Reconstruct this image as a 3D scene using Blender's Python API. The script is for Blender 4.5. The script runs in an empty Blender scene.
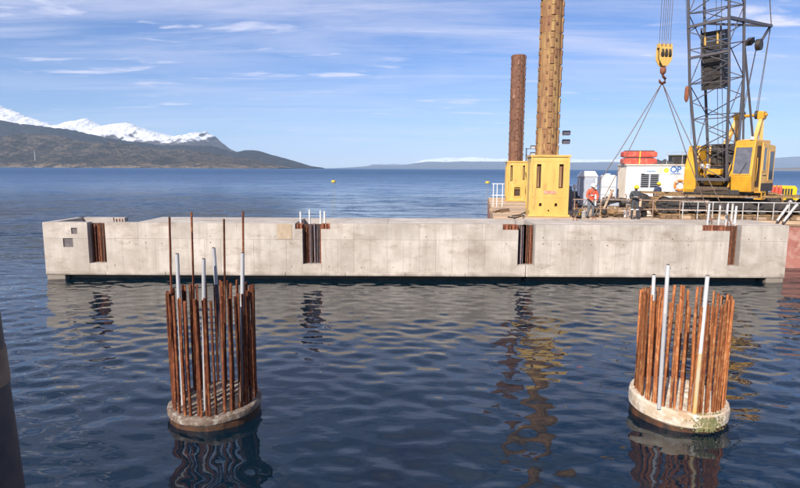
import bpy, bmesh, math, random
import numpy as np
from mathutils import Vector, Matrix, Euler, noise
random.seed(7); np.random.seed(7)
R = math.radians
SC = bpy.context.scene
COL = SC.collection

# ------------------------------------------------------------------ camera
FPX = 560.0                                   # focal length in pixels of the 800 px wide photograph
PITCH, ROLL, CAMZ = 7.66, 0.27, 5.0
cam_d = bpy.data.cameras.new('camera'); cam = bpy.data.objects.new('camera', cam_d); COL.objects.link(cam)
cam_d.sensor_width = 36; cam_d.lens = 36 * FPX / 800; cam_d.clip_end = 200000; cam_d.clip_start = 0.05
CROT = Matrix.Rotation(R(90 - PITCH), 3, 'X') @ Matrix.Rotation(R(ROLL), 3, 'Z')
cam.location = (0, 0, CAMZ); cam.rotation_euler = CROT.to_euler()
SC.camera = cam

# ------------------------------------------------------------------ light
SUN_EL, SUN_AZ = 34.0, -29.0                   # azimuth: degrees to the right of straight behind the camera
to_sun = Vector((math.sin(R(SUN_AZ)) * math.cos(R(SUN_EL)), -math.cos(R(SUN_AZ)) * math.cos(R(SUN_EL)), math.sin(R(SUN_EL))))
sl = bpy.data.lights.new('sun', 'SUN'); sl.energy = 4.9; sl.angle = R(0.53); sl.color = (1.0, 0.93, 0.84)
sun = bpy.data.objects.new('sun', sl); COL.objects.link(sun)
sun.rotation_euler = to_sun.to_track_quat('Z', 'Y').to_euler()

W = bpy.data.worlds.new('World'); SC.world = W; W.use_nodes = True
wn = W.node_tree; wn.nodes.clear()
def N(t, typ, **kw):
    n = t.nodes.new(typ)
    for k, v in kw.items():
        if k == 'inp':
            for a, b in v.items(): n.inputs[a].default_value = b
        else: setattr(n, k, v)
    return n
def L(t, a, b): t.links.new(a, b)
def math_node(t, op, a, b=None, c=None, clamp=False):
    n = t.nodes.new('ShaderNodeMath'); n.operation = op; n.use_clamp = clamp
    for i, v in enumerate((a, b, c)):
        if v is None: continue
        if isinstance(v, (int, float)): n.inputs[i].default_value = v
        else: t.links.new(v, n.inputs[i])
    return n.outputs[0]
def ramp(t, fac, stops, interp='LINEAR'):
    n = t.nodes.new('ShaderNodeValToRGB'); n.color_ramp.interpolation = interp
    e = n.color_ramp.elements
    while len(e) < len(stops): e.new(0.5)
    for i, (p, c) in enumerate(stops):
        e[i].position = p
        e[i].color = (c, c, c, 1) if isinstance(c, (int, float)) else (*c, 1)
    t.links.new(fac, n.inputs[0]); return n.outputs[0]
def mix(t, fac, a, b, mode='MIX'):
    n = t.nodes.new('ShaderNodeMix'); n.data_type = 'RGBA'; n.blend_type = mode
    for s, v in ((0, fac), (6, a), (7, b)):
        if isinstance(v, (int, float)): n.inputs[s].default_value = v
        elif isinstance(v, (tuple, list)): n.inputs[s].default_value = (*v[:3], 1)
        else: t.links.new(v, n.inputs[s])
    return n.outputs[2]

sky = N(wn, 'ShaderNodeTexSky', sky_type='NISHITA', sun_disc=False, sun_elevation=R(SUN_EL),
        sun_rotation=math.pi - R(SUN_AZ), altitude=50, air_density=1.0, dust_density=0.05, ozone_density=3.0)
# thin cirrus and a few small flat clouds, laid on a plane high above the place
tc = N(wn, 'ShaderNodeTexCoord')
sep = N(wn, 'ShaderNodeSeparateXYZ'); L(wn, tc.outputs['Generated'], sep.inputs[0])
zz = math_node(wn, 'ADD', math_node(wn, 'MAXIMUM', sep.outputs[2], 0.0), 0.06)
cx = math_node(wn, 'DIVIDE', sep.outputs[0], zz); cy = math_node(wn, 'DIVIDE', sep.outputs[1], zz)
cmb = N(wn, 'ShaderNodeCombineXYZ'); L(wn, cx, cmb.inputs[0]); L(wn, cy, cmb.inputs[1])
def cloud_noise(rot, scl, loc, scale, detail, rough, dist):
    m = N(wn, 'ShaderNodeMapping'); m.inputs['Rotation'].default_value = (0, 0, R(rot)); m.inputs['Scale'].default_value = scl
    m.inputs['Location'].default_value = loc
    L(wn, cmb.outputs[0], m.inputs[0])
    n = N(wn, 'ShaderNodeTexNoise', inp={'Scale': scale, 'Detail': detail, 'Roughness': rough, 'Distortion': dist})
    L(wn, m.outputs[0], n.inputs[0]); return n.outputs[0]
veil = ramp(wn, cloud_noise(14, (0.35, 1.3, 1), (3, 1, 0), 0.75, 8, 0.62, 0.9), [(0.40, 0.0), (0.74, 1.0)])
streak = ramp(wn, cloud_noise(8, (0.22, 1.6, 1), (1.3, 7, 2), 1.6, 9, 0.66, 0.5), [(0.50, 0.0), (0.74, 1.0)])
puff = ramp(wn, cloud_noise(-3, (0.50, 1.20, 1), (5.2, 2.1, 5), 2.3, 6, 0.58, 0.3), [(0.58, 0.0), (0.69, 1.0)])
puff2 = ramp(wn, cloud_noise(2, (0.62, 1.1, 1), (1.7, 8.4, 3), 1.7, 6, 0.56, 0.3), [(0.60, 0.0), (0.74, 0.85)])
puff = math_node(wn, 'MAXIMUM', puff, puff2)
fade = ramp(wn, sep.outputs[2], [(0.0, 0.5), (0.06, 0.5), (0.14, 0.62), (0.22, 1.0)])
mask = math_node(wn, 'ADD', math_node(wn, 'MULTIPLY', veil, 0.66), math_node(wn, 'MULTIPLY', streak, 0.46))
mask = math_node(wn, 'MULTIPLY', mask, fade)
mask = math_node(wn, 'MAXIMUM', mask, math_node(wn, 'MULTIPLY', math_node(wn, 'MULTIPLY', puff, fade), 1.25), clamp=True)
blue = mix(wn, 1.0, sky.outputs[0], (0.70, 0.84, 1.20), 'MULTIPLY')        # cold clear southern air
skycol = mix(wn, mask, blue, (8.2, 8.3, 10.2))
bg = N(wn, 'ShaderNodeBackground', inp={'Strength': 0.077}); L(wn, skycol, bg.inputs[0])
wo = N(wn, 'ShaderNodeOutputWorld'); L(wn, bg.outputs[0], wo.inputs[0])

SC.view_settings.view_transform = 'Standard'; SC.view_settings.look = 'None'
SC.view_settings.exposure = 0.42; SC.view_settings.gamma = 1.0; SC.view_settings.use_curve_mapping = False
SC.render.engine = 'CYCLES'
SC.cycles.max_bounces = 6; SC.cycles.diffuse_bounces = 2; SC.cycles.glossy_bounces = 3; SC.cycles.volume_bounces = 1
SC.cycles.transmission_bounces = 3; SC.cycles.caustics_reflective = False; SC.cycles.caustics_refractive = False
SC.cycles.use_denoising = True; SC.cycles.sample_clamp_indirect = 6.0

# ------------------------------------------------------------------ pixel -> place helpers (sizes read off the photograph)
def ray(px, py): return CROT @ Vector(((px - 400) / FPX, -(py - 244) / FPX, -1.0))
def PY(px, py, Y):
    d = ray(px, py); t = Y / d.y; return Vector((d.x * t, Y, CAMZ + d.z * t))
def PZ(px, py, z):
    d = ray(px, py); t = (z - CAMZ) / d.z; return Vector((d.x * t, d.y * t, z))

# ------------------------------------------------------------------ mesh helpers
class MB:
    def __init__(s): s.v = []; s.f = []; s.smooth = set()
    def add(s, vs, fs, sm=False):
        o = len(s.v); s.v.extend([tuple(v) for v in vs])
        for f in fs:
            if sm: s.smooth.add(len(s.f))
            s.f.append(tuple(i + o for i in f))
        return s
    def box(s, x0, x1, y0, y1, z0, z1, M=None):
        vs = [Vector((x, y, z)) for z in (z0, z1) for y in (y0, y1) for x in (x0, x1)]
        if M is not None: vs = [M @ v for v in vs]
        return s.add(vs, [(0,2,3,1), (4,5,7,6), (0,1,5,4), (2,6,7,3), (1,3,7,5), (0,4,6,2)])
    def cbox(s, c, size, rot=(0,0,0)):
        M = Matrix.Translation(c) @ Euler(rot).to_matrix().to_4x4()
        a, b, d = size[0]/2, size[1]/2, size[2]/2
        return s.box(-a, a, -b, b, -d, d, M)
    def frame_at(s, p0, p1):
        p0, p1 = Vector(p0), Vector(p1); d = (p1 - p0); q = d.to_track_quat('Z', 'Y')
        return p0, d.length, q.to_matrix()
    def beam(s, p0, p1, w, h=None):
        h = h or w; p, l, M = s.frame_at(p0, p1)
        T = Matrix.Translation(p) @ M.to_4x4()
        return s.box(-w/2, w/2, -h/2, h/2, 0, l, T)
    def tube(s, p0, p1, r0, r1=None, n=10, caps=True):
        r1 = r0 if r1 is None else r1; p, l, M = s.frame_at(p0, p1)
        vs = []
        for r, z in ((r0, 0), (r1, l)):
            for i in range(n):
                a = 2*math.pi*i/n; vs.append(p + M @ Vector((r*math.cos(a), r*math.sin(a), z)))
        s.add(vs, [(i, (i+1)%n, n+(i+1)%n, n+i) for i in range(n)], True)
        if caps: s.add(vs, [tuple(range(n))[::-1], tuple(range(n, 2*n))])
        return s
    def path(s, pts, r, n=8):
        pts = [Vector(p) for p in pts]; vs = []
        for k, p in enumerate(pts):
            d = pts[min(k+1, len(pts)-1)] - pts[max(k-1, 0)]
            M = d.to_track_quat('Z', 'Y').to_matrix()
            rr = r[k] if isinstance(r, (list, tuple)) else r
            for i in range(n):
                a = 2*math.pi*i/n; vs.append(p + M @ Vector((rr*math.cos(a), rr*math.sin(a), 0)))
        fs = [(k*n+i, k*n+(i+1)%n, (k+1)*n+(i+1)%n, (k+1)*n+i) for k in range(len(pts)-1) for i in range(n)]
        s.add(vs, fs, True); m = (len(pts)-1)*n
        s.add(vs, [tuple(range(n))[::-1], tuple(range(m, m+n))]); return s
    def lathe(s, prof, n=24, c=(0,0,0), cap=True, sm=True):
        c = Vector(c); vs = [c + Vector((r*math.cos(2*math.pi*i/n), r*math.sin(2*math.pi*i/n), z)) for r, z in prof for i in range(n)]
        s.add(vs, [(k*n+i, k*n+(i+1)%n, (k+1)*n+(i+1)%n, (k+1)*n+i) for k in range(len(prof)-1) for i in range(n)], sm)
        if cap:
            m = (len(prof)-1)*n
            s.add(vs, [tuple(range(n))[::-1], tuple(range(m, m+n))])
        return s
    def prism(s, poly, axis, a0, a1):
        # poly: 2-D points in the plane of the two other axes, extruded along axis
        def mk(p, a): return {'x': (a, p[0], p[1]), 'y': (p[0], a, p[1]), 'z': (p[0], p[1], a)}[axis]
        n = len(poly); vs = [mk(p, a0) for p in poly] + [mk(p, a1) for p in poly]
        return s.add(vs, [tuple(range(n))[::-1], tuple(range(n, 2*n))] + [(i, (i+1)%n, n+(i+1)%n, n+i) for i in range(n)])
    def plate(s, x0, x1, z0, z1, y0, y1, holes):
        # wall in the xz plane from y0 to y1 with rectangular through-holes (hx0, hx1, hz0, hz1)
        xs = sorted({x0, x1, *[min(max(v, x0), x1) for h in holes for v in h[:2]]})
        zs = sorted({z0, z1, *[min(max(v, z0), z1) for h in holes for v in h[2:]]})
        nx, nz = len(xs)-1, len(zs)-1
        solid = [[not any(h[0] < (xs[i]+xs[i+1])/2 < h[1] and h[2] < (zs[j]+zs[j+1])/2 < h[3] for h in holes) for j in range(nz)] for i in range(nx)]
        def sol(i, j): return 0 <= i < nx and 0 <= j < nz and solid[i][j]
        for i in range(nx):
            for j in range(nz):
                if not solid[i][j]: continue
                a, b, c, d = xs[i], xs[i+1], zs[j], zs[j+1]
                s.add([(a,y0,c),(b,y0,c),(b,y0,d),(a,y0,d)], [(0,1,2,3)]); s.add([(a,y1,c),(b,y1,c),(b,y1,d),(a,y1,d)], [(3,2,1,0)])
                if not sol(i-1, j): s.add([(a,y0,c),(a,y1,c),(a,y1,d),(a,y0,d)], [(3,2,1,0)])
                if not sol(i+1, j): s.add([(b,y0,c),(b,y1,c),(b,y1,d),(b,y0,d)], [(0,1,2,3)])
                if not sol(i, j-1): s.add([(a,y0,c),(b,y0,c),(b,y1,c),(a,y1,c)], [(3,2,1,0)])
                if not sol(i, j+1): s.add([(a,y0,d),(b,y0,d),(b,y1,d),(a,y1,d)], [(0,1,2,3)])
        return s
    def mesh(s, name):
        me = bpy.data.meshes.new(name); me.from_pydata(s.v, [], s.f)
        bm = bmesh.new(); bm.from_mesh(me); bmesh.ops.recalc_face_normals(bm, faces=bm.faces)
        for i, f in enumerate(bm.faces): f.smooth = i in s.smooth
        bm.to_mesh(me); bm.free(); return me
    def build(s, name, mat, parent=None, bevel=0.0, loc=None, rot=None):
        return link(name, s.mesh(name), mat, parent, bevel, loc, rot)
def link(name, me, mat, parent=None, bevel=0.0, loc=None, rot=None):
    o = bpy.data.objects.new(name, me); COL.objects.link(o)
    if mat is not None and len(me.materials) == 0: me.materials.append(mat)
    o.parent = parent
    if loc is not None: o.location = loc
    if rot is not None: o.rotation_euler = rot
    if bevel:
        b = o.modifiers.new('bevel', 'BEVEL'); b.width = bevel; b.segments = 2; b.limit_method = 'ANGLE'; b.angle_limit = R(40)
    return o
def tag(o, label=None, cat=None, group=None, kind=None):
    for k, v in (('label', label), ('category', cat), ('group', group), ('kind', kind)):
        if v: o[k] = v
    return o
def thing(name, label, cat, loc=(0,0,0), rz=0.0, group=None, rot=None):
    o = bpy.data.objects.new(name, None); COL.objects.link(o); o.location = loc
    o.rotation_euler = rot if rot else (0, 0, rz); o.empty_display_size = 0.2
    return tag(o, label, cat, group)

# ------------------------------------------------------------------ materials
def mat(name, col, rough=0.7, col2=None, scale=3.0, detail=6, metal=0.0, bump=0.0, bscale=None, lo=0.38, hi=0.66, stretch=(1,1,1),
        col3=None, scale3=1.0, lo3=0.5, hi3=0.65, objrand=0.0, spec=0.5):
    m = bpy.data.materials.new(name); m.use_nodes = True; t = m.node_tree
    b = t.nodes['Principled BSDF']; b.inputs['Roughness'].default_value = rough; b.inputs['Metallic'].default_value = metal
    b.inputs['Specular IOR Level'].default_value = spec
    tcn = N(t, 'ShaderNodeTexCoord'); mp = N(t, 'ShaderNodeMapping'); mp.inputs['Scale'].default_value = stretch
    oi = N(t, 'ShaderNodeObjectInfo')
    vadd = N(t, 'ShaderNodeVectorMath', operation='MULTIPLY_ADD')
    L(t, oi.outputs['Random'], vadd.inputs[0]); vadd.inputs[1].default_value = (17, 31, 23); L(t, tcn.outputs['Object'], vadd.inputs[2])
    L(t, vadd.outputs[0], mp.inputs[0])
    c = None
    if col2:
        n1 = N(t, 'ShaderNodeTexNoise', inp={'Scale': scale, 'Detail': detail, 'Roughness': 0.62, 'Distortion': 0.3}); L(t, mp.outputs[0], n1.inputs[0])
        c = mix(t, ramp(t, n1.outputs[0], [(lo, 0.0), (hi, 1.0)]), col, col2)
    if col3:
        n2 = N(t, 'ShaderNodeTexNoise', inp={'Scale': scale3, 'Detail': 8, 'Roughness': 0.65, 'Distortion': 0.4}); L(t, mp.outputs[0], n2.inputs[0])
        c = mix(t, ramp(t, n2.outputs[0], [(lo3, 0.0), (hi3, 1.0)]), c if c else col, col3)
    if objrand:
        k = math_node(t, 'MULTIPLY_ADD', oi.outputs['Random'], 2*objrand, 1-objrand)
        cc = N(t, 'ShaderNodeCombineColor');
        for i in range(3): L(t, k, cc.inputs[i])
        c = mix(t, 1.0, c if c else col, cc.outputs[0], 'MULTIPLY')
    if c: L(t, c, b.inputs['Base Color'])
    else: b.inputs['Base Color'].default_value = (*col, 1)
    if bump:
        nb = N(t, 'ShaderNodeTexNoise', inp={'Scale': bscale or scale*6, 'Detail': 5, 'Roughness': 0.6}); L(t, mp.outputs[0], nb.inputs[0])
        bp = N(t, 'ShaderNodeBump', inp={'Strength': 0.6, 'Distance': bump}); L(t, nb.outputs[0], bp.inputs['Height']); L(t, bp.outputs[0], b.inputs['Normal'])
    return m

def concrete_mat(name, col, dark, stain, rand=0.05):
    m = bpy.data.materials.new(name); m.use_nodes = True; t = m.node_tree; b = t.nodes['Principled BSDF']
    b.inputs['Roughness'].default_value = 0.85; b.inputs['Specular IOR Level'].default_value = 0.25
    g = N(t, 'ShaderNodeNewGeometry'); oi = N(t, 'ShaderNodeObjectInfo')
    def nz(scale, stretch, detail=6, rough=0.6):
        mp = N(t, 'ShaderNodeMapping'); mp.inputs['Scale'].default_value = stretch; L(t, g.outputs['Position'], mp.inputs[0])
        n = N(t, 'ShaderNodeTexNoise', inp={'Scale': scale, 'Detail': detail, 'Roughness': rough, 'Distortion': 0.2}); L(t, mp.outputs[0], n.inputs[0]); return n.outputs[0]
    c = mix(t, ramp(t, nz(0.9, (1,1,1), 8), [(0.35, 0.0), (0.68, 1.0)]), col, dark)
    c = mix(t, ramp(t, nz(1.0, (3.5,3.5,0.35), 8, 0.7), [(0.46, 0.0), (0.70, 0.85)]), c, dark)            # run-off streaks
    c = mix(t, ramp(t, nz(1.3, (0.6,1,1.4), 8, 0.7), [(0.52, 0.0), (0.72, 0.75)]), c, stain)
    c = mix(t, ramp(t, nz(16, (1,1,1), 4), [(0.62, 0.0), (0.75, 0.35)]), c, stain)
    k = math_node(t, 'MULTIPLY_ADD', oi.outputs['Random'], 2*rand, 1-rand)
    cc = N(t, 'ShaderNodeCombineColor')
    for i in range(3): L(t, k, cc.inputs[i])
    c = mix(t, 1.0, c, cc.outputs[0], 'MULTIPLY')
    # tide line of damp, weed-dark concrete just above the water
    sp = N(t, 'ShaderNodeSeparateXYZ'); L(t, g.outputs['Position'], sp.inputs[0])
    wob = math_node(t, 'MULTIPLY_ADD', nz(1.1, (1,1,0.2), 5), 0.5, -0.25)
    tide = ramp(t, math_node(t, 'ADD', sp.outputs[2], wob), [(0.20, 0.75), (0.36, 0.0)])
    c = mix(t, tide, c, (0.20, 0.165, 0.13))
    L(t, c, b.inputs['Base Color'])
    bp = N(t, 'ShaderNodeBump', inp={'Strength': 0.5, 'Distance': 0.01}); L(t, nz(9, (1,1,1), 8, 0.7), bp.inputs['Height']); L(t, bp.outputs[0], b.inputs['Normal'])
    return m
M_CONC = concrete_mat('concrete_form', (0.625, 0.553, 0.478), (0.42, 0.36, 0.30), (0.29, 0.225, 0.165), 0.08)
M_CONC_IN = concrete_mat('concrete_inner', (0.50, 0.45, 0.40), (0.38, 0.33, 0.29), (0.28, 0.23, 0.19))
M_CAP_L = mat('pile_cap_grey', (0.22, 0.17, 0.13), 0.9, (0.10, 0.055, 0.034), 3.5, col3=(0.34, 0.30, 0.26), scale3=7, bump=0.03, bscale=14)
M_CAP_R = mat('pile_cap_cream', (0.66, 0.56, 0.43), 0.9, (0.48, 0.33, 0.20), 3.5, col3=(0.70, 0.65, 0.56), scale3=6, bump=0.03, bscale=14)
M_KEEL_SHADE = mat('keel_shade', (0.012, 0.014, 0.012), 0.5, (0.03, 0.03, 0.022), 3, bump=0.02)  # shadow band below the caissons, painted near-black
M_CASE = mat('casing_steel_dark', (0.040, 0.028, 0.022), 0.55, (0.13, 0.055, 0.025), 4, bump=0.012, bscale=12)
M_ALGAE = mat('green_algae', (0.17, 0.18, 0.06), 0.9, (0.30, 0.27, 0.14), 14, bump=0.02, bscale=30)
def rust(name, a, b_, c, **kw): return mat(name, a, 0.85, b_, 7, col3=c, scale3=13, stretch=(1,1,0.6), bump=0.006, bscale=60, objrand=0.42, spec=0.2, **kw)
M_RUST_L = rust('rebar_rust_dark', (0.185, 0.055, 0.025), (0.075, 0.026, 0.016), (0.27, 0.105, 0.04))  # left bars: dark red rust with some shading put into the colour
M_RUST_R = rust('rebar_rust_orange', (0.42, 0.145, 0.052), (0.24, 0.075, 0.03), (0.50, 0.25, 0.11))
M_RUST_N = rust('sheet_pile_rust', (0.27, 0.095, 0.05), (0.14, 0.05, 0.03), (0.36, 0.16, 0.09))
M_RUST_V = rust('duct_grey_violet', (0.17, 0.15, 0.17), (0.10, 0.08, 0.09), (0.24, 0.14, 0.10))
M_PVC = mat('pipe_white', (0.70, 0.69, 0.68), 0.5, (0.52, 0.50, 0.49), 3, stretch=(1,1,0.3), col3=(0.55, 0.40, 0.22), scale3=2.5, lo3=0.66, hi3=0.8)
M_PVC_OLD = mat('pipe_grey', (0.50, 0.49, 0.49), 0.55, (0.38, 0.37, 0.37), 3, stretch=(1,1,0.3))
M_PVC_Y = mat('pipe_yellowed', (0.66, 0.42, 0.13), 0.5, (0.58, 0.50, 0.36), 4, stretch=(1,1,.3))
M_GALV = mat('galvanised_rail', (0.62, 0.60, 0.57), 0.55, (0.42, 0.36, 0.30), 4)
M_YEL = mat('jack_yellow', (0.74, 0.48, 0.13), 0.5, (0.64, 0.38, 0.085), 1.2, col3=(0.36, 0.21, 0.09), scale3=2.6, lo3=0.57, hi3=0.74, stretch=(1.3,1.3,.3), bump=0.003, bscale=30)
M_CRY = mat('crane_yellow', (0.74, 0.40, 0.03), 0.42, (0.60, 0.29, 0.025), 1.3, col3=(0.28, 0.17, 0.07), scale3=2.6, lo3=0.62, hi3=0.78)
M_CRY2 = mat('crane_yellow_pale', (0.80, 0.50, 0.16), 0.5, (0.68, 0.36, 0.09), 1.0, col3=(0.33, 0.20, 0.09), scale3=2.2, lo3=0.64, hi3=0.78)  # paler yellow for the cab side, engine house and gantry legs
M_DARK = mat('dark_machinery', (0.030, 0.028, 0.027), 0.6, (0.075, 0.06, 0.05), 5, bump=0.004)
M_HOLE = mat('recess_shade', (0.05, 0.03, 0.02), 0.8, (0.10, 0.05, 0.03), 4)  # shade inside holes, slots and openings put into a near-black brown
M_LATT = mat('boom_lattice_grey', (0.085, 0.088, 0.105), 0.5, (0.12, 0.095, 0.09), 3)
M_ROPE = mat('wire_rope', (0.10, 0.09, 0.085), 0.6, (0.20, 0.14, 0.10), 6)
M_SLING = mat('sling_rope', (0.16, 0.11, 0.09), 0.7, (0.24, 0.17, 0.13), 8)
M_HULL = mat('hull_red_oxide', (0.42, 0.17, 0.13), 0.65, (0.34, 0.12, 0.09), 0.8, col3=(0.48, 0.27, 0.21), scale3=1.6, bump=0.006, bscale=6)
M_DECK = mat('deck_steel_dirty', (0.30, 0.20, 0.125), 0.9, (0.20, 0.125, 0.075), 1.2, bump=0.01)
M_TIMB = mat('deck_timber', (0.54, 0.39, 0.26), 0.9, (0.40, 0.27, 0.17), 2.5, stretch=(0.3,3,3), objrand=0.25, bump=0.008)
M_TIMBD = mat('mat_timber', (0.27, 0.17, 0.09), 0.9, (0.12, 0.075, 0.045), 3, stretch=(0.4,3,3), objrand=0.35, bump=0.01)
M_TRACK = mat('track_steel_muddy', (0.085, 0.06, 0.045), 0.8, (0.17, 0.11, 0.065), 3, bump=0.01)
M_TRACKY = mat('track_ochre_mud', (0.36, 0.22, 0.10), 0.85, (0.20, 0.12, 0.06), 3, bump=0.01)
M_WHITE = mat('cabin_white', (0.80, 0.80, 0.78), 0.5, (0.70, 0.69, 0.66), 1.0, col3=(0.55, 0.47, 0.38), scale3=2.0, lo3=0.66, hi3=0.8)
M_BEIGE = mat('cabin_end_beige', (0.66, 0.60, 0.52), 0.6, (0.55, 0.47, 0.39), 2)
M_TOIL = mat('toilet_grey', (0.40, 0.43, 0.49), 0.5, (0.33, 0.36, 0.41), 2)
M_TOILR = mat('toilet_roof_white', (0.82, 0.82, 0.84), 0.4)
M_GLASS = mat('window_glass', (0.035, 0.04, 0.045), 0.08, spec=0.7)
M_CGLASS = mat('cab_glass', (0.16, 0.16, 0.18), 0.1, (0.10, 0.10, 0.12), 3, spec=0.7)
M_RED = mat('red_plastic', (0.62, 0.10, 0.06), 0.5, (0.50, 0.07, 0.05), 2, col3=(0.62, 0.22, 0.15), scale3=3)
M_REDB = mat('red_paint', (0.60, 0.09, 0.05), 0.5, (0.48, 0.07, 0.04), 3)
M_ORNG = mat('ring_orange', (0.85, 0.30, 0.06), 0.5, (0.75, 0.24, 0.05), 4)
M_BLUET = mat('sign_blue', (0.03, 0.13, 0.42), 0.5)
M_SIGNY = mat('sign_yellow', (0.85, 0.72, 0.08), 0.5)
M_SIGNR = mat('sign_pale', (0.72, 0.60, 0.50), 0.5)
M_SIGNW = mat('sign_white', (0.78, 0.84, 0.86), 0.5)
M_YGEN = mat('generator_yellow', (0.80, 0.55, 0.02), 0.4, (0.70, 0.45, 0.02), 3)
M_RUBB = mat('black_rubber', (0.02, 0.02, 0.02), 0.8)
M_BUOY = mat('buoy_yellow', (0.75, 0.52, 0.03), 0.5, (0.5, 0.33, 0.04), 4)
M_OSB = mat('form_board', (0.50, 0.39, 0.275), 0.85, (0.40, 0.29, 0.19), 6, objrand=0.1)
M_SPUD = mat('spud_rust_ochre', (0.36, 0.20, 0.085), 0.85, (0.20, 0.085, 0.045), 2.2, col3=(0.50, 0.33, 0.12), scale3=3.0, stretch=(1,1,0.16), bump=0.008, objrand=0.08)
M_SPUD2 = mat('spud_rust_brown', (0.24, 0.115, 0.065), 0.85, (0.13, 0.06, 0.04), 1.8, col3=(0.42, 0.24, 0.17), scale3=3.4, lo3=0.58, hi3=0.7, stretch=(1,1,0.2), bump=0.008, objrand=0.10)
M_QUAY = mat('quay_concrete', (0.36, 0.34, 0.31), 0.9, (0.26, 0.24, 0.22), 0.8, bump=0.01)
M_CONT = mat('container_blue', (0.05, 0.12, 0.22), 0.5, (0.07, 0.14, 0.24), 1.0, col3=(0.20, 0.09, 0.05), scale3=2, lo3=0.68, hi3=0.8)
M_COLU = mat('quay_pile_steel', (0.050, 0.048, 0.055), 0.6, (0.085, 0.07, 0.065), 5, bump=0.006, bscale=25)  # dark steel; shade lying on the pile is put into the colour
M_BAND = mat('quay_pile_band', (0.27, 0.185, 0.12), 0.8, (0.18, 0.115, 0.075), 6, bump=0.006, bscale=30)
M_SKIN = mat('skin', (0.45, 0.27, 0.19), 0.6); M_BOOT = mat('boots', (0.03, 0.025, 0.02), 0.7)
M_HIVO = mat('hivis_orange', (0.80, 0.13, 0.06), 0.7, (0.68, 0.10, 0.05), 8); M_NAVY = mat('coverall_dark', (0.045, 0.05, 0.06), 0.8, (0.08, 0.085, 0.09), 8)
M_BLUEJ = mat('jacket_navy', (0.055, 0.07, 0.14), 0.8, (0.08, 0.10, 0.18), 8); M_GREYT = mat('trousers_grey', (0.12, 0.13, 0.15), 0.8, (0.18, 0.18, 0.19), 7)
M_REFL = mat('reflective_tape', (0.75, 0.75, 0.72), 0.4); M_HELY = mat('helmet_yellow', (0.85, 0.62, 0.02), 0.35); M_HELW = mat('helmet_white', (0.82, 0.82, 0.80), 0.35)
M_HAIR = mat('hair_dark', (0.02, 0.015, 0.012), 0.8); M_PURP = mat('jacket_maroon', (0.20, 0.05, 0.10), 0.8)

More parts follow.
